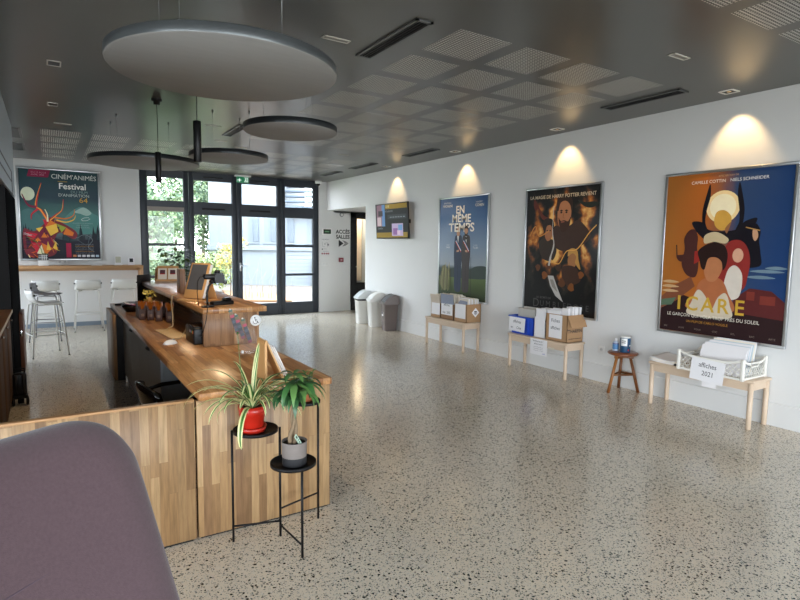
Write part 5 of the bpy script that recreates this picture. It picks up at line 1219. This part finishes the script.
# ------------------------------------------------------------------ three bins
def bin_(loc, rz, label, body, lid, flap, style):
    t = thing('waste_bin', label, 'bin', loc, (0, 0, rz), 'waste bins by the passage')
    w0, d0, w1, d1, h = .125, .11, .155, .135, .50
    def ringp(w, d, z, r=.03, n=5):
        out = []
        for cx, cy, a0 in ((w-r, d-r, 0), (-w+r, d-r, 90), (-w+r, -d+r, 180), (w-r, -d+r, 270)):
            for i in range(n): a = math.radians(a0+90*i/(n-1)); out.append((cx+r*math.cos(a), cy+r*math.sin(a), z))
        return out
    def loft(b, rings, cap=True):
        tm = bmesh.new(); R = [[tm.verts.new(p) for p in r] for r in rings]; n = len(R[0])
        for A, B in zip(R, R[1:]):
            for k in range(n): tm.faces.new((A[k], A[(k+1) % n], B[(k+1) % n], B[k]))
        if cap: tm.faces.new(R[0][::-1]); tm.faces.new(R[-1])
        b.merge(tm, None, True)
    b = MB().use(body); loft(b, [ringp(w0, d0, 0), ringp(w0+.003, d0+.003, .01), ringp(w1, d1, h-.02), ringp(w1+.006, d1+.006, h-.018), ringp(w1+.006, d1+.006, h)]); b.build('body', t)
    if style == 'bag':
        b = MB().use(m_gloss); loft(b, [ringp(w1+.008, d1+.008, h-.03), ringp(w1+.010, d1+.010, h-.015), ringp(w1+.008, d1+.008, h+.001)]); b.build('bin_liner', t)
    # hood: side cheeks and curved swing flap, low at the front (-y)
    b = MB().use(lid); D, Wd = d1+.010, w1+.010
    prof = [(-D, h), (-D-.004, h+.03), (-D*.8, h+.055)]
    cheek = [(-D, h+.001)] + [(-D+.002, h+.03)] + [(D*(-.95+1.5*u), h+.03+.14*math.sin(u*PI/2)**.85) for u in [i/8 for i in range(9)]] + [(D*.9, h+.15), (D, h+.10), (D, h+.001)]
    YZ = Matrix(((0, 0, 1, 0), (1, 0, 0, 0), (0, 1, 0, 0), (0, 0, 0, 1)))
    b.prism(cheek, -Wd, -Wd+.014, YZ); b.prism(cheek, Wd-.014, Wd, YZ)
    b.prism([(D*.55, h+.168), (D*.9, h+.148), (D, h+.10), (D, h+.001), (D-.01, h+.001), (D-.012, h+.1), (D*.86, h+.138), (D*.55, h+.155)], -Wd, Wd, YZ)
    b.prism([(-D-.004, h+.001), (-D, h+.035), (-D+.012, h+.03), (-D+.010, h+.001)], -Wd, Wd, YZ); b.build('hood', t)
    f = MB().use(flap); P = []
    for i in range(9):
        u = i/8; y = D*(-.93+1.48*u); z = h+.022+.138*math.sin(u*PI/2)**.85; P.append([(-Wd+.016+(2*Wd-.032)*j/4, y, z) for j in range(5)])
    f.shell(P, .005); f.build('swing_flap', t)
    b = MB().use(m_paper)
    if style == 'bag': b.use(mat('red_pictogram', 'c2604f', .5)); b.box(-.03, .02, -d1-.004+.01, -d1+.008, .40, .455)
    elif style == 'plain': b.use(mat('pale_blue_pictogram', 'c3c9dc', .5)); b.box(-.035, .02, -d1-.002+.012, -d1+.02, .29, .43)
    else: b.box(-.06, .045, -d1-.0035+.010, -d1+.02, .27, .42); b.use(m_ink); b.box(-.02, .01, -d1-.0042+.010, -d1, .30, .34)
    b.build('label', t)
m_wb = mat('white_bin_plastic', 'dfdfda', .4, var=.02); m_wl = mat('pale_grey_lid', 'cfd3d4', .4, var=.02); m_tp = mat('taupe_bin_plastic', '6f6562', .45, var=.03)
bin_((5.335, 9.85, 0), math.radians(-104), 'white bin with a black liner rim, leftmost of the three bins', m_wb, m_wl, m_wl, 'bag')
bin_((5.335, 9.33, 0), math.radians(-104), 'all-white bin standing between the white bin with liner and the taupe bin', m_wb, m_wb, m_wb, 'plain')
bin_((5.325, 8.79, 0), math.radians(-106), 'taupe bin with a black swing lid, rightmost of the three bins', m_tp, m_tp, m_blackp, 'tag')
# ------------------------------------------------------------------ signs and small fittings at the far wall
t = thing('exit_sign', 'green running-man exit sign hanging over the glazed doors', 'exit sign', (3.51, 11.80, 2.84), (PI/2, 0, 0))
b = MB().use(m_white); b.box(-.17, .17, .125, .16, -.04, .04, .006); b.build('housing', t)
b = MB().use(mat('exit_green', '0f6b45', .3, emit=.35, coat=.3)); b.box(-.13, .13, 0, .125, -.006, .006, .002); b.build('panel', t)
b = MB().use(mat('exit_white', 'e8f4ee', .4, emit=.5))
b.prism([(-.105, .062), (-.075, .062), (-.075, .092), (-.06, .092), (-.06, .062), (-.03, .062), (-.03, .05), (-.06, .05), (-.06, .025), (-.075, .025), (-.075, .05), (-.105, .05)], .0062, .0068)
b.prism([(.03, .02), (.11, .02), (.11, .11), (.03, .11), (.03, .102), (.10, .102), (.10, .028), (.03, .028)], .0062, .0068)
b.lathe([(.009, .0068), (.009, .0062), (0, .0062)], 12, (.066, .092, 0)); b.tube([(.066, .082, .0068), (.06, .055, .0068), (.078, .042, .0068), (.075, .028, .0068)], .005, 6); b.tube([(.06, .055, .0068), (.045, .04, .0068), (.038, .028, .0068)], .005, 6); b.tube([(.045, .062, .0068), (.064, .074, .0068), (.088, .066, .0068)], .004, 6)
b.build('pictogram', t)
t = thing('security_camera', 'white dome camera in the ceiling corner right of the glazed doors', 'camera', (5.22, 11.78, 3.0))
b = MB().use(m_white); b.lathe([(.075, -.001), (.075, -.05), (.062, -.06), (0, -.06)], 28); b.build('housing', t)
b = MB().use(m_gloss); b.lathe([(.042, -.058), (.040, -.085), (.026, -.105), (0, -.112)], 24); b.build('dome', t)
t = thing('alarm_panel', 'small dark green display unit beside the glazed doors', 'control panel', (5.485, YB, 1.87), WALLB)
b = MB().use(m_white); b.box(-.115, .115, -.075, .075, 0, .025, .004); b.build('housing', t)
b = MB().use(mat('dark_green_display', '26402f', .2, coat=.4)); b.box(-.095, .095, -.05, .055, .0252, .027); b.use(mat('green_digits', '5f9a6c', .4)); b.box(-.06, .05, -.01, .015, .0272, .0276); b.build('display', t)
t = thing('safety_notice', 'white evacuation-plan notice on the wall below the green display', 'notice', (5.448, YB, 1.51), WALLB)
b = MB().use(mat('notice_paper', 'd9d9d8', .5)); b.box(-.115, .115, -.21, .21, .0, .004); b.build('sheet', t)
b = MB().use(mat('grey_print', '6d6f74', .6)); b.text('CONSIGNES', 0, .18, .034, .0046)
for x0, x1, y0, y1 in ((-.08, -.01, .02, .025), (-.08, -.075, .02, .13), (.0, .06, .10, .105), (.055, .06, .0, .105), (-.04, .03, -.04, -.035), (-.09, -.06, -.06, -.03), (.05, .09, .04, .08), (-.02, .0, .06, .09), (-.06, .08, -.095, -.09)): b.box(x0, x1, y0, y1, .0042, .0047)
b.use(mat('print_wine', '9a4152', .5))
for x in (-.095, -.04, .015, .06): b.box(x, x+.035, -.165, -.13, .0042, .0047)
b.build('print', t)
t = thing('light_switch', 'double white wall switch low below the evacuation notice', 'switch', (5.435, YB, 1.115), WALLB)
b = MB().use(m_white); b.box(-.075, .075, -.04, .04, 0, .008, .003); b.build('plate', t)
for x in (-.036, .036):
    b = MB().use(m_wall); b.box(x-.030, x+.030, -.03, .03, .0082, .012, .002); b.build('rocker', t)
YR = YB+.05
t = thing('hall_lettering', 'black ACCÈS SALLES lettering with an arrow on the passage wall', 'lettering', (5.925, YR, 1.50), WALLB)
b = MB().use(m_ink); b.text('ACCÈS', 0, .375, .122, .0008, sx=.98, bold=.03); b.text('SALLES', 0, .255, .122, .0008, sx=.95, bold=.03)
b.prism([(-.11, .02), (-.11, .19), (.02, .105)], .0004, .0012)
for k in (0, 1, 2): 
    x = -.01+.035*k; b.prism([(x, .175-.012*k), (x+.018, .175-.012*k), (x+.09, .105), (x+.018, .035+.012*k), (x, .035+.012*k), (x+.07, .105)], .0004, .0011)
b.build('letters', t)
t = thing('emergency_button', 'small wine-red box on the passage wall below the lettering', 'alarm button', (5.875, YR, 1.215), WALLB)
b = MB().use(mat('wine_red_plastic', '7d2633', .4)); b.box(-.06, .06, -.05, .05, 0, .03, .006); b.build('housing', t)
b = MB().use(mat('pale_button', 'c9a9a9', .4)); b.box(-.025, .025, -.015, .015, .0302, .034); b.build('button', t)
t = thing('motion_sensor', 'small round white sensor high on the passage wall above the lettering', 'sensor', (5.89, YR, 2.28), WALLB)
b = MB().use(mat('sensor_ring_grey', '8d9095', .4)); b.lathe([(0, .018), (.048, .018), (.052, 0), (0, 0)], 24); b.build('ring', t)
b = MB().use(m_white); b.lathe([(0, .026), (.025, .024), (.034, .0182), (0, .0182)], 24); b.build('cover', t)

# ------------------------------------------------------------------ bar shelf and stools
t = thing('bar_shelf', 'long narrow oak bar shelf below the stag poster', 'bar shelf', (0, 0, 0))
b = MB().use(m_oakedge); b.box(-1.05, 1.51, 11.52, YB-.001, 1.085, 1.137, .002, 1); b.build('top', t)
b = MB().use(m_oakedge); b.box(1.462, 1.508, 11.53, YB-.002, .0, 1.085); b.build('end_support', t)
b = MB().use(m_oakedge); b.box(-1.0, 1.46, YB-.03, YB-.002, 1.03, 1.085); b.build('wall_batten', t)
ZS = 1.1375
m_shell = mat('white_stool_shell', 'e3e3e0', .4, var=.02); m_shellg = mat('grey_stool_shell', '77767a', .45, var=.03); m_tubew = mat('white_powder_coat', 'd9d8d3', .4, var=.02)
def stool(loc, rz, label, sh=None, tb=None):
    t = thing('bar_stool', label, 'bar stool', loc, (0, 0, rz), 'bar stools by the oak shelf')
    sh = sh or m_shell; tb = tb or m_tubew; H = .745
    b = MB().use(sh); P = []
    for i in range(15):      # front (-y) to top of back (+y)
        u = i/14; row = []
        for j in range(13):
            v = -1+j/6; wd = .205*(1-.10*(1-min(1, u/.25))**2)*(1-.06*max(0, (u-.8)/.2)**2)
            if u < .68: y = -.19+.36*u/.68; z = H-.030*math.sin(min(1, u/.68)*PI)+.02*(v*v)*min(1, u*2)-(.02*(1-u/.12)**2 if u < .12 else 0)
            else:
                q = (u-.68)/.32; y = .17+.055*math.sin(q*PI/2); z = H+.012+.150*q**1.1+.02*v*v*(1-q)
            y2 = y-.05*(v*v)*max(0, (u-.45)/.55)
            row.append((v*wd, y2, z))
        P.append(row)
    b.shell(P, -.007); b.build('seat_shell', t)
    for s in (-1, 1):
        b = MB().use(m_blackp); b.cyl((s*.188, .165, H+.10), (s*.215, .168, H+.10), .014); b.build('connector', t)
    for sx in (-1, 1):
        for sy in (-1, 1):
            b = MB().use(tb); b.tube([(sx*.09, sy*.12, H-.03), (sx*.155, sy*.15, H-.035), (sx*.17, sy*.158, H-.07), (sx*.225, sy*.215, .006)], .0098, 10); lg = b.build('leg', t)
            b = MB().use(m_blackp); b.lathe([(0, 0), (.011, 0), (.012, .012), (0, .012)], 12, (sx*.225, sy*.215, 0)); b.build('glide', lg)
    z = .30; a, c = .206, .195
    b = MB().use(tb); b.tube([(-a, -c, z), (a, -c, z), (a, c, z), (-a, c, z)], .007, 8, closed=True); b.build('footrest', t)
    b = MB().use(tb); b.tube([(-.155, -.15, H-.035), (-.155, .15, H-.035)], .008, 8); b.tube([(.155, -.15, H-.035), (.155, .15, H-.035)], .008, 8); b.box(-.155, .155, -.02, .02, H-.040, H-.030); b.build('seat_frame', t)
    return t
s0 = stool((.56, 11.27, 0), PI, 'white bar stool standing alone in the middle, its back to the room', None)
dup(s0, (1.128, 11.27, 0), PI and (0, 0, PI), 'white bar stool half hidden by the laptop, beside the shelf end')
dup(s0, (-.072, 11.28, 0), (0, 0, PI), 'white bar stool pushed to the shelf behind the grey-seated stool')
dup(s0, (-.075, 9.05, 0), (0, 0, math.radians(90+14)), 'white bar stool nearest the counter, turned sideways in front of the grey one')
stool((-.055, 10.44, 0), math.radians(90-10), 'grey-seated bar stool between two white ones, turned sideways', m_shellg, mat('grey_powder_coat', '87878a', .4, .3))
# things on the shelf
t = thing('orchid', 'green plant with long leaves in a black and white pot under the stag poster', 'potted plant', (-.083, 11.68, ZS))
b = MB().use(m_white); b.box(-.075, .075, -.075, .075, 0, .095, .004); b.use(m_paper); b.build('pot', t)
b = MB().use(m_ink); b.box(-.077, .077, -.077, .077, .0951, .20, .003); b.use(m_white)
for k in range(3): b.box(-.07, .065, -.0776, -.077, .115+.028*k, .121+.028*k); b.box(-.02+.03*k, -.012+.03*k, -.0777, -.077, .10, .195)
b.build('pot_sleeve', t)
rr = random.Random(4)
b = MB().use(mat('orchid_stem', '5d7a3a', .5)); b.tube([(0, 0, .15), (-.03, 0, .30), (-.12, -.01, .45), (-.22, -.01, .50)], .005, 6); b.build('stem', t)
for k, (a, L_, z, dr) in enumerate(((PI, .22, .47, .9), (PI-.3, .20, .36, .8), (PI+.4, .19, .42, .6), (PI+.1, .20, .29, 1.0), (-.3, .10, .2, .9), (PI-.2, .16, .52, .4), (1.2, .12, .2, 1.2))):
    b = MB(); ovleaf(b, (-.10 if k not in (4, 6) else 0, 0, z), (math.cos(a), math.sin(a), .35), L_, .055, dr, [m_leafl, m_leafm][k % 2]); b.build('leaf', t)
for k in range(3):
    b = MB().use(m_paper); 
    for q in range(5): a = q*1.257; b.lathe([(0, 0), (.016, .003), (0, .006)], 8, (-.17-.04*k+.014*math.cos(a), -.015, .53+.014*math.sin(a)+.012*k))
    b.build('blossom', t)
socket('wall_socket', 'double white socket on the wall just above the oak bar shelf', (.207, YB, 1.197), WALLB, 2, .08)
t = tag(MB().use(m_paper).box(.66, .83, 11.60, 11.78, ZS, ZS+.006).build('leaflet'), 'small white leaflet lying flat on the oak bar shelf', 'leaflet')
t = thing('price_card', 'upright white card in a clear holder on the oak bar shelf', 'card holder', (1.10, 11.68, ZS))
b = MB().use(m_white); b.box(-.07, .07, -.03, .03, 0, .025, .003); b.build('foot', t)
b = MB().use(m_paper); b.box(-.055, .055, -.002, .002, .0252, .175); b.use(mat('beige_print', 'b5b5a2', .5)); b.box(-.045, .045, -.0026, -.002, .045, .16); b.build('card', t)
t = thing('picture_card', 'small white folded card with a dark picture beside the shelf end', 'card', (1.325, 11.68, ZS))
b = MB().use(m_paper); b.box(-.055, .055, -.003, 0, 0, .14, M=Matrix.Rotation(-.15, 4, 'X')); b.box(-.055, .055, 0, .003, 0, .14, M=Matrix.Translation((0, .045, 0)) @ Matrix.Rotation(.15, 4, 'X')); b.build('card', t)
b = MB().use(m_ink); b.box(-.03, .032, -.0036, -.003, .055, .125, M=Matrix.Rotation(-.15, 4, 'X')); b.build('picture', t)

# ------------------------------------------------------------------ back bar on the left edge
m_brown = wood('dark_brown_veneer', ['4b3425', '573d2b', '614531', '6a4d38'], 'z', 'y', .3, 2.0, .65, 0, .3, .2)
t = thing('back_bar_cabinet', 'dark brown back-bar base cabinet with oak top at the left edge', 'cabinet', (-.72, 4.9, 0))
b = MB().use(m_brown); b.box(-.36, .355, -1.75, 1.74, .06, .868); b.use(m_blackp); b.box(-.36, .33, -1.75, 1.74, 0, .06); b.build('body', t)
b = MB().use(oak_y); b.box(-.37, .392, -1.76, 1.765, .868, .898); b.use(mat('pale_edge_band', 'cfc4b4', .5)); b.box(.392, .3945, -1.76, 1.765, .868, .898); b.build('worktop', t)
for k in range(6):
    y0 = -1.74+k*.58; d = MB().use(m_brown); d.box(.356, .372, y0+.003, y0+.573, .07, .86, .002, 1); d = d.build('door', t)
    h = MB().use(m_chrome); h.cyl((.372, y0+.53, .80), (.392, y0+.53, .80), .010); h.build('knob', d)
t = thing('wall_cabinet', 'tall dark brown cabinet standing on the back-bar top at the left edge', 'cabinet', (-.85, 4.9, .8985))
b = MB().use(m_brown); b.box(-.22, .385, -1.74, 1.74, 0, 1.215); b.build('body', t)
for k in range(6):
    y0 = -1.74+k*.58; d = MB().use(m_brown); d.box(.386, .402, y0+.003, y0+.575, .01, 1.205, .002, 1); d.build('door', t)
t = thing('folded_partition', 'folded black accordion partition standing at the far end of the back bar', 'partition', (-.345, 6.70, 0))
b = MB().use(mat('black_vinyl', '0b0b0d', .8, var=.1, spec=.05)); N = 24; P = []
pts = [(.012*(-1)**k, .02+1.92*k/N) for k in range(N+1)]
for k in range(N): pass
b.prism([(-.20, .02)]+[(p[0], p[1]) for p in pts]+[(-.20, 1.94)], .012, 2.10); b.build('folds', t)
b = MB().use(m_black); b.box(-.22, .006, 0, .02, 0, 2.115); b.box(-.22, .006, 1.94, 1.955, 0, 2.115); b.build('end_post', t)
t = thing('swing_gate', 'low brown wooden gate leaf seen edge-on at the end of the black partition', 'gate', (-.318, 8.02, 0))
b = MB().use(mat('reddish_gate_wood', '70432c', .45, var=.12, scale=8, aniso=(6, 6, 1))); b.box(-.022, .022, -.02, .56, .015, .70, .002, 1); b.build('leaf', t)
b = MB().use(m_chrome); b.box(-.012, .012, -.026, -.02, .43, .50, .002); b.cyl((-.0, -.03, .465), (0, -.02, .465), .012); b.build('latch', t)
b = MB().use(m_blackp); b.box(-.02, .02, .0, .54, 0, .015); b.build('floor_guide', t)
t = thing('folded_cart', 'small black folded cart on two wheels at the foot of the back bar', 'hand cart', (-.285, 6.36, 0))
b = MB().use(m_blackp); b.box(-.055, .055, -.04, .05, .10, .31, .014); b.cyl((-.03, -.045, .12), (-.03, -.045, .30), .014); b.cyl((.03, -.045, .12), (.03, -.045, .30), .014); b.build('body', t)
b = MB().use(m_black); b.tube([(-.04, .02, .30), (-.04, .02, .35), (.04, .02, .35), (.04, .02, .30)], .008); b.build('handle', t)
b = MB().use(m_black); b.box(-.06, .06, -.06, .06, .07, .10, .006); b.build('axle_plate', t)
for s in (-1, 1):
    b = MB().use(m_blackp); b.cyl((s*.045, -.03, .045), (s*.068, -.03, .045), .045, n=24, b=.006); b.use(mat('hub_grey', '55565a', .4)); b.cyl((s*.068, -.03, .045), (s*.071, -.03, .045), .018); b.build('wheel', t)
b = MB().use(m_blackp); b.cyl((-.025, .06, .03), (.025, .06, .03), .03); b.build('wheel', t)

# ------------------------------------------------------------------ leafy plant behind the counter
t = thing('leafy_plant', 'tall leafy plant in a dark pot behind the far end of the counter', 'potted plant', (1.66, 8.40, 0))
b = MB().use(mat('dark_planter', '2f3236', .6)); b.lathe([(0, 0), (.16, 0), (.19, .02), (.21, .42), (.19, .42), (.185, .38), (0, .38)], 32); b.build('pot', t)
b = MB().use(m_soil); b.lathe([(0, .39), (.186, .386), (.186, .38)], 24); b.build('soil', t)
rr = random.Random(12); st = MB().use(mat('plant_stem_brown', '4a4a2e', .7)); lf = [MB() for _ in range(100)]; nl = 0; more = MB()
mts = [mat('ficus_leaf_dark', '2c4a28', .4, var=.2), mat('ficus_leaf_mid', '46692f', .4, var=.2), mat('ficus_leaf_olive', '7a7c3c', .45, var=.2)]
for k in range(11):
    a = rr.uniform(0, 2*PI); sp = rr.uniform(.08, .36) if k else .02; hh = rr.uniform(.75, 1.22) if k > 2 else (1.22, 1.12, 1.05)[k]
    if k < 3: a = PI*.95
    top = Vector((sp*math.cos(a), sp*math.sin(a), .38+hh)); p1 = Vector((.25*top.x, .25*top.y, .38+hh*.5)); p0 = Vector((.04*math.cos(a), .04*math.sin(a), .38))
    pts = [p0*(1-u)**2+p1*2*u*(1-u)+top*u*u for u in [i/10 for i in range(11)]]
    st.tube(pts, [.008-.0055*i/10 for i in range(11)], 6)
    for q in range(44):
        u = rr.uniform(.35, 1.0); p = p0*(1-u)**2+p1*2*u*(1-u)+top*u*u; aa = rr.uniform(0, 2*PI)
        d = Vector((math.cos(aa), math.sin(aa), rr.uniform(-.3, .5))); b = lf[nl] if nl < 100 else more; nl += 1
        p = p+d*rr.uniform(0, .06); ovleaf(b, p, d, rr.uniform(.08, .14), rr.uniform(.045, .07), rr.uniform(.3, 1.2), rr.choices(mts, (5, 4, 1.6))[0], .15, 5)
st.build('stem', t)
for b in lf: b.build('leaf', t)
o = more.build('foliage', t); o['kind'] = 'stuff'
tag(MB().use(mat('pale_blue_plastic', '7fb3cf', .3, var=.1)).lathe([(0, 0), (.03, 0), (.033, .005), (.033, .13), (.015, .17), (.015, .19), (0, .19)], 20).build('water_bottle', None, (1.36, 6.05, ZU)), 'pale blue bottle standing behind the tablet on the raised top', 'bottle')

# ------------------------------------------------------------------ outside
gr = MB().use(mat('outside_gravel', '71675c', .95, var=.25, scale=60)); gr.box(-14, 26, 12.1, 60, -.32, -.02); gr.box(-14, 26, -30, -4.75, -.32, -.05); gr.box(-30, -4.25, -30, 12.1, -.32, -.05); gr.use(mat('orange_earth', '8f6a4a', .95, var=.3, scale=40))
gr.prism([(4.2, 15.2), (5.6, 14.4), (6.0, 16.4), (4.8, 18.6)], -.02, .03); gr.use(mat('grass_green', '5d7a3a', .95, var=.3, scale=30)); gr.prism([(-8, 16), (4.2, 16), (4.4, 30), (-8, 30)], -.02, .04)
o = gr.build('ground'); struct(o)
b = MB().use(mat('hill_green', '3c5333', .95, var=.35, scale=3)); P = []
rr = random.Random(6)
for i in range(9): P.append([(-10+16*j/10, 30+i*3.0, -.2+i*1.5+rr.uniform(-.3, .3)) for j in range(11)])
b.quadgrid(P, True); struct(b.build('hill'))
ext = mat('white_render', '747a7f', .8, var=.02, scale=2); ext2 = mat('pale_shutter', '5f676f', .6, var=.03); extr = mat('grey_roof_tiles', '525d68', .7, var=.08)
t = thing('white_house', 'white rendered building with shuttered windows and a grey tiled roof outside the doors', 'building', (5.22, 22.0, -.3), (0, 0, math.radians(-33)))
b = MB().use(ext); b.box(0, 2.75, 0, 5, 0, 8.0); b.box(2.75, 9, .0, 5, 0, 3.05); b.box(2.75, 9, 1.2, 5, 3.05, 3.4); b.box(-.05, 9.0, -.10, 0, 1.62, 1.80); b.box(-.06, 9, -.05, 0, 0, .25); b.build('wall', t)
rf = MB().use(extr)
for i in range(16):
    y0, z0 = -.45+i*.30, 3.0+i*.22
    for j in range(30): rf.box(2.78+j*.21, 2.78+j*.21+.195, y0, y0+.36, z0+.02, z0+.085, M=None)
rf.build('roof', t)
for x0, x1 in ((1.50, 1.90), (2.12, 2.58), (2.95, 3.25), (3.75, 4.15)):
    w_ = MB().use(mat('window_recess', '666d74', .5)); w_.box(x0, x1, -.004, .02, 1.92, 2.85); w_.use(ext); w_.box(x0-.04, x1+.04, -.05, 0, 1.87, 1.92); w_ = w_.build('window', t)
    s_ = MB().use(ext2); s_.box(x1-.19, x1+.02, -.05, -.012, 1.93, 2.84, .004)
    for k in range(10): s_.box(x1-.17, x1, -.056, -.05, 1.97+.085*k, 2.02+.085*k)
    s_.build('shutter', w_)
d = MB().use(mat('pale_garage_slats', '747a80', .6))
for k in range(9): d.box(2.95, 4.0, -.03, -.005, .28+k*.145, .28+k*.145+.135)
d.build('garage_door', t)
d = MB().use(mat('sandy_post', '8f8363', .8)); d.box(3.98, 4.22, -.2, .05, 0, 1.3); d.build('post', t)

leafm = [mat('tree_leaf_a', '354a31', .6, var=.3, scale=3), mat('tree_leaf_b', '4a6142', .6, var=.3, scale=3), mat('tree_leaf_c', '6c7c55', .6, var=.25, scale=3)]
def crown(r, n, size, seed, mm, sq=1.0):
    rr = random.Random(seed); b = MB(); V, F, I = [], [], []
    bl = [(rr.uniform(-.6, .6)*r, rr.uniform(-.6, .6)*r, rr.uniform(-.55, .6)*r*sq, rr.uniform(.3, .55)*r) for _ in range(9)]
    t = bmesh.new(); mats_ = mm
    for m in mats_: b.use(m)
    for k in range(n):
        bx, by, bz, br = rr.choice(bl); d = Vector((rr.gauss(0, 1), rr.gauss(0, 1), rr.gauss(0, 1))).normalized(); p = Vector((bx, by, bz))+d*br*rr.uniform(.75, 1.05)
        u = Vector((rr.gauss(0, 1), rr.gauss(0, 1), rr.gauss(0, 1))).normalized(); v = u.cross(d); v = v.normalized() if v.length > .01 else u.orthogonal(); s = size*rr.uniform(.6, 1.3)
        f = b.bm.faces.new([b.bm.verts.new(p+q) for q in (u*s, v*s*.55, -u*s, -v*s*.55)]); f.material_index = rr.choices(range(len(mm)), range(1, len(mm)+1))[0]
    t.free()
    return b
def tree(name, label, cat, x, y, r, zc, n, size, seed, trunk=.12, mm=None, sq=1.0, group='trees and shrubs outside'):
    t = thing(name, label, cat, (x, y, -.02), group=group)
    b = crown(r, n, size, seed, mm or leafm, sq); b.build('crown', t, (0, 0, zc))
    b = MB().use(mat('tree_bark', '5b4d3c', .9, var=.2)); b.tube([(0, 0, 0), (.02, .01, zc*.5), (0, 0, zc)], [trunk, trunk*.8, trunk*.4], 10)
    rr = random.Random(seed)
    for k in range(4): a = k*1.6; b.tube([(0, 0, zc*.7), (r*.3*math.cos(a), r*.3*math.sin(a), zc+.1*r)], [trunk*.5, trunk*.2], 6)
    b.build('trunk', t)
tree('garden_tree', 'pale green tree filling the leftmost window outside', 'tree', 2.9, 20.5, 2.0, 2.6, 7000, .075, 1)
tree('garden_tree', 'bushy tree outside between the leftmost window and the white building', 'tree', 5.4, 26.5, 2.2, 2.8, 7000, .09, 2)
tree('garden_tree', 'dark tree on the slope behind, seen high in the leftmost window', 'tree', 1.0, 31, 2.7, 4.6, 7000, .11, 3)
tree('garden_tree', 'tall tree behind the others, seen in the first door pane', 'tree', 7.6, 33.5, 2.7, 4.8, 6000, .11, 4)
tree('garden_shrub', 'low yellow-green shrub outside at the foot of the leftmost window', 'shrub', 2.75, 16.5, .95, .75, 4200, .05, 5, .04, [leafm[1], leafm[2]], .8)
tree('garden_shrub', 'low bright shrub outside the first glazed door', 'shrub', 4.25, 18.2, .85, .75, 3600, .05, 6, .04, [leafm[2], mat('tree_leaf_yellow', '8a9455', .6, var=.2)], .8)
tree('young_tree', 'slender young tree with sparse yellow leaves before the white building', 'young tree', 3.87, 14.2, .42, 1.35, 520, .035, 7, .014, [mat('tree_leaf_yellow', '8a9455', .6), mat('tree_leaf_gold', 'c2a950', .6)], 1.3)
t = thing('tall_grasses', 'thin dry grass stalks growing in the orange earth outside the second door', 'grass', (5.1, 15.6, .03)); t['kind'] = 'stuff'
b = MB().use(mat('dry_stalk', '8a8266', .8)); rr = random.Random(9)
for k in range(16): x, y = rr.uniform(-.7, .8), rr.uniform(-.4, .5); b.tube([(x, y, 0), (x+rr.uniform(-.05, .08), y, .5), (x+rr.uniform(-.15, .2), y, rr.uniform(.7, 1.15))], [.006, .004, .002], 5)
b.build('stalks', t)

# ------------------------------------------------------------------ daylight
wd = bpy.data.worlds.new('World'); SC.world = wd; wd.use_nodes = True
nt = wd.node_tree; bg = nt.nodes['Background']
tc = nt.nodes.new('ShaderNodeTexCoord'); sp = nt.nodes.new('ShaderNodeSeparateXYZ'); nt.links.new(tc.outputs['Generated'], sp.inputs[0])
rp = nt.nodes.new('ShaderNodeValToRGB'); nt.links.new(sp.outputs[2], rp.inputs[0])
e = rp.color_ramp.elements; e[0].position = 0; e[0].color = (.90, .95, 1, 1); e[1].position = .6; e[1].color = (.72, .85, 1, 1)
nt.links.new(rp.outputs[0], bg.inputs[0]); bg.inputs[1].default_value = WORLD
def portal(name, loc, rot, sx, sy):
    l = bpy.data.lights.new(name, 'AREA'); l.shape = 'RECTANGLE'; l.size = sx; l.size_y = sy; l.cycles.is_portal = True
    o = bpy.data.objects.new(name, l); C.objects.link(o); o.location = loc; o.rotation_euler = rot
portal('entrance_daylight', (3.42, 12.14, 1.55), (-PI/2, 0, 0), 3.7, 2.9)
portal('front_daylight', (.8, -4.72, 1.55), (PI/2, 0, 0), 8.8, 2.6)
portal('alcove_daylight', (-3.42, 10.27, 1.55), (PI/2, 0, -PI/2), 2.85, 2.5)
portal('side_daylight', (-4.22, -1.3, 1.62), (PI/2, 0, -PI/2), 5.8, 2.25)
ld = bpy.data.lights.new('passage_lamp', 'POINT'); ld.energy = 14; ld.color = (1, .78, .5); ld.shadow_soft_size = .08
lo = bpy.data.objects.new('passage_lamp', ld); C.objects.link(lo); lo.location = (6.62, 12.55, 2.25)

# ------------------------------------------------------------------ camera
cam = bpy.data.cameras.new('camera'); cam.sensor_width = 36; cam.lens = 555.25/800*36; cam.clip_start = .02
co = bpy.data.objects.new('camera', cam); C.objects.link(co)
r3 = Vector((0.84587432, -0.53321367, 0.01340954)); u3 = Vector((0.04105091, 0.0901468, 0.9950821)); bk = Vector((-0.5318002, -0.84116392, 0.09814177))
co.matrix_world = Matrix(((r3.x, u3.x, bk.x, 0), (r3.y, u3.y, bk.y, 0), (r3.z, u3.z, bk.z, 1.58), (0, 0, 0, 1)))
SC.camera = co
SC.view_settings.view_transform = 'Standard'; SC.view_settings.look = 'None'; SC.view_settings.gamma = 1; SC.view_settings.use_curve_mapping = False
SC.view_settings.exposure = EXPO
SC.cycles.use_denoising = True; SC.cycles.max_bounces = 10; SC.cycles.diffuse_bounces = 6; SC.cycles.glossy_bounces = 4; SC.cycles.transparent_max_bounces = 16
SC.cycles.sample_clamp_indirect = 8; SC.cycles.caustics_reflective = False; SC.cycles.caustics_refractive = False
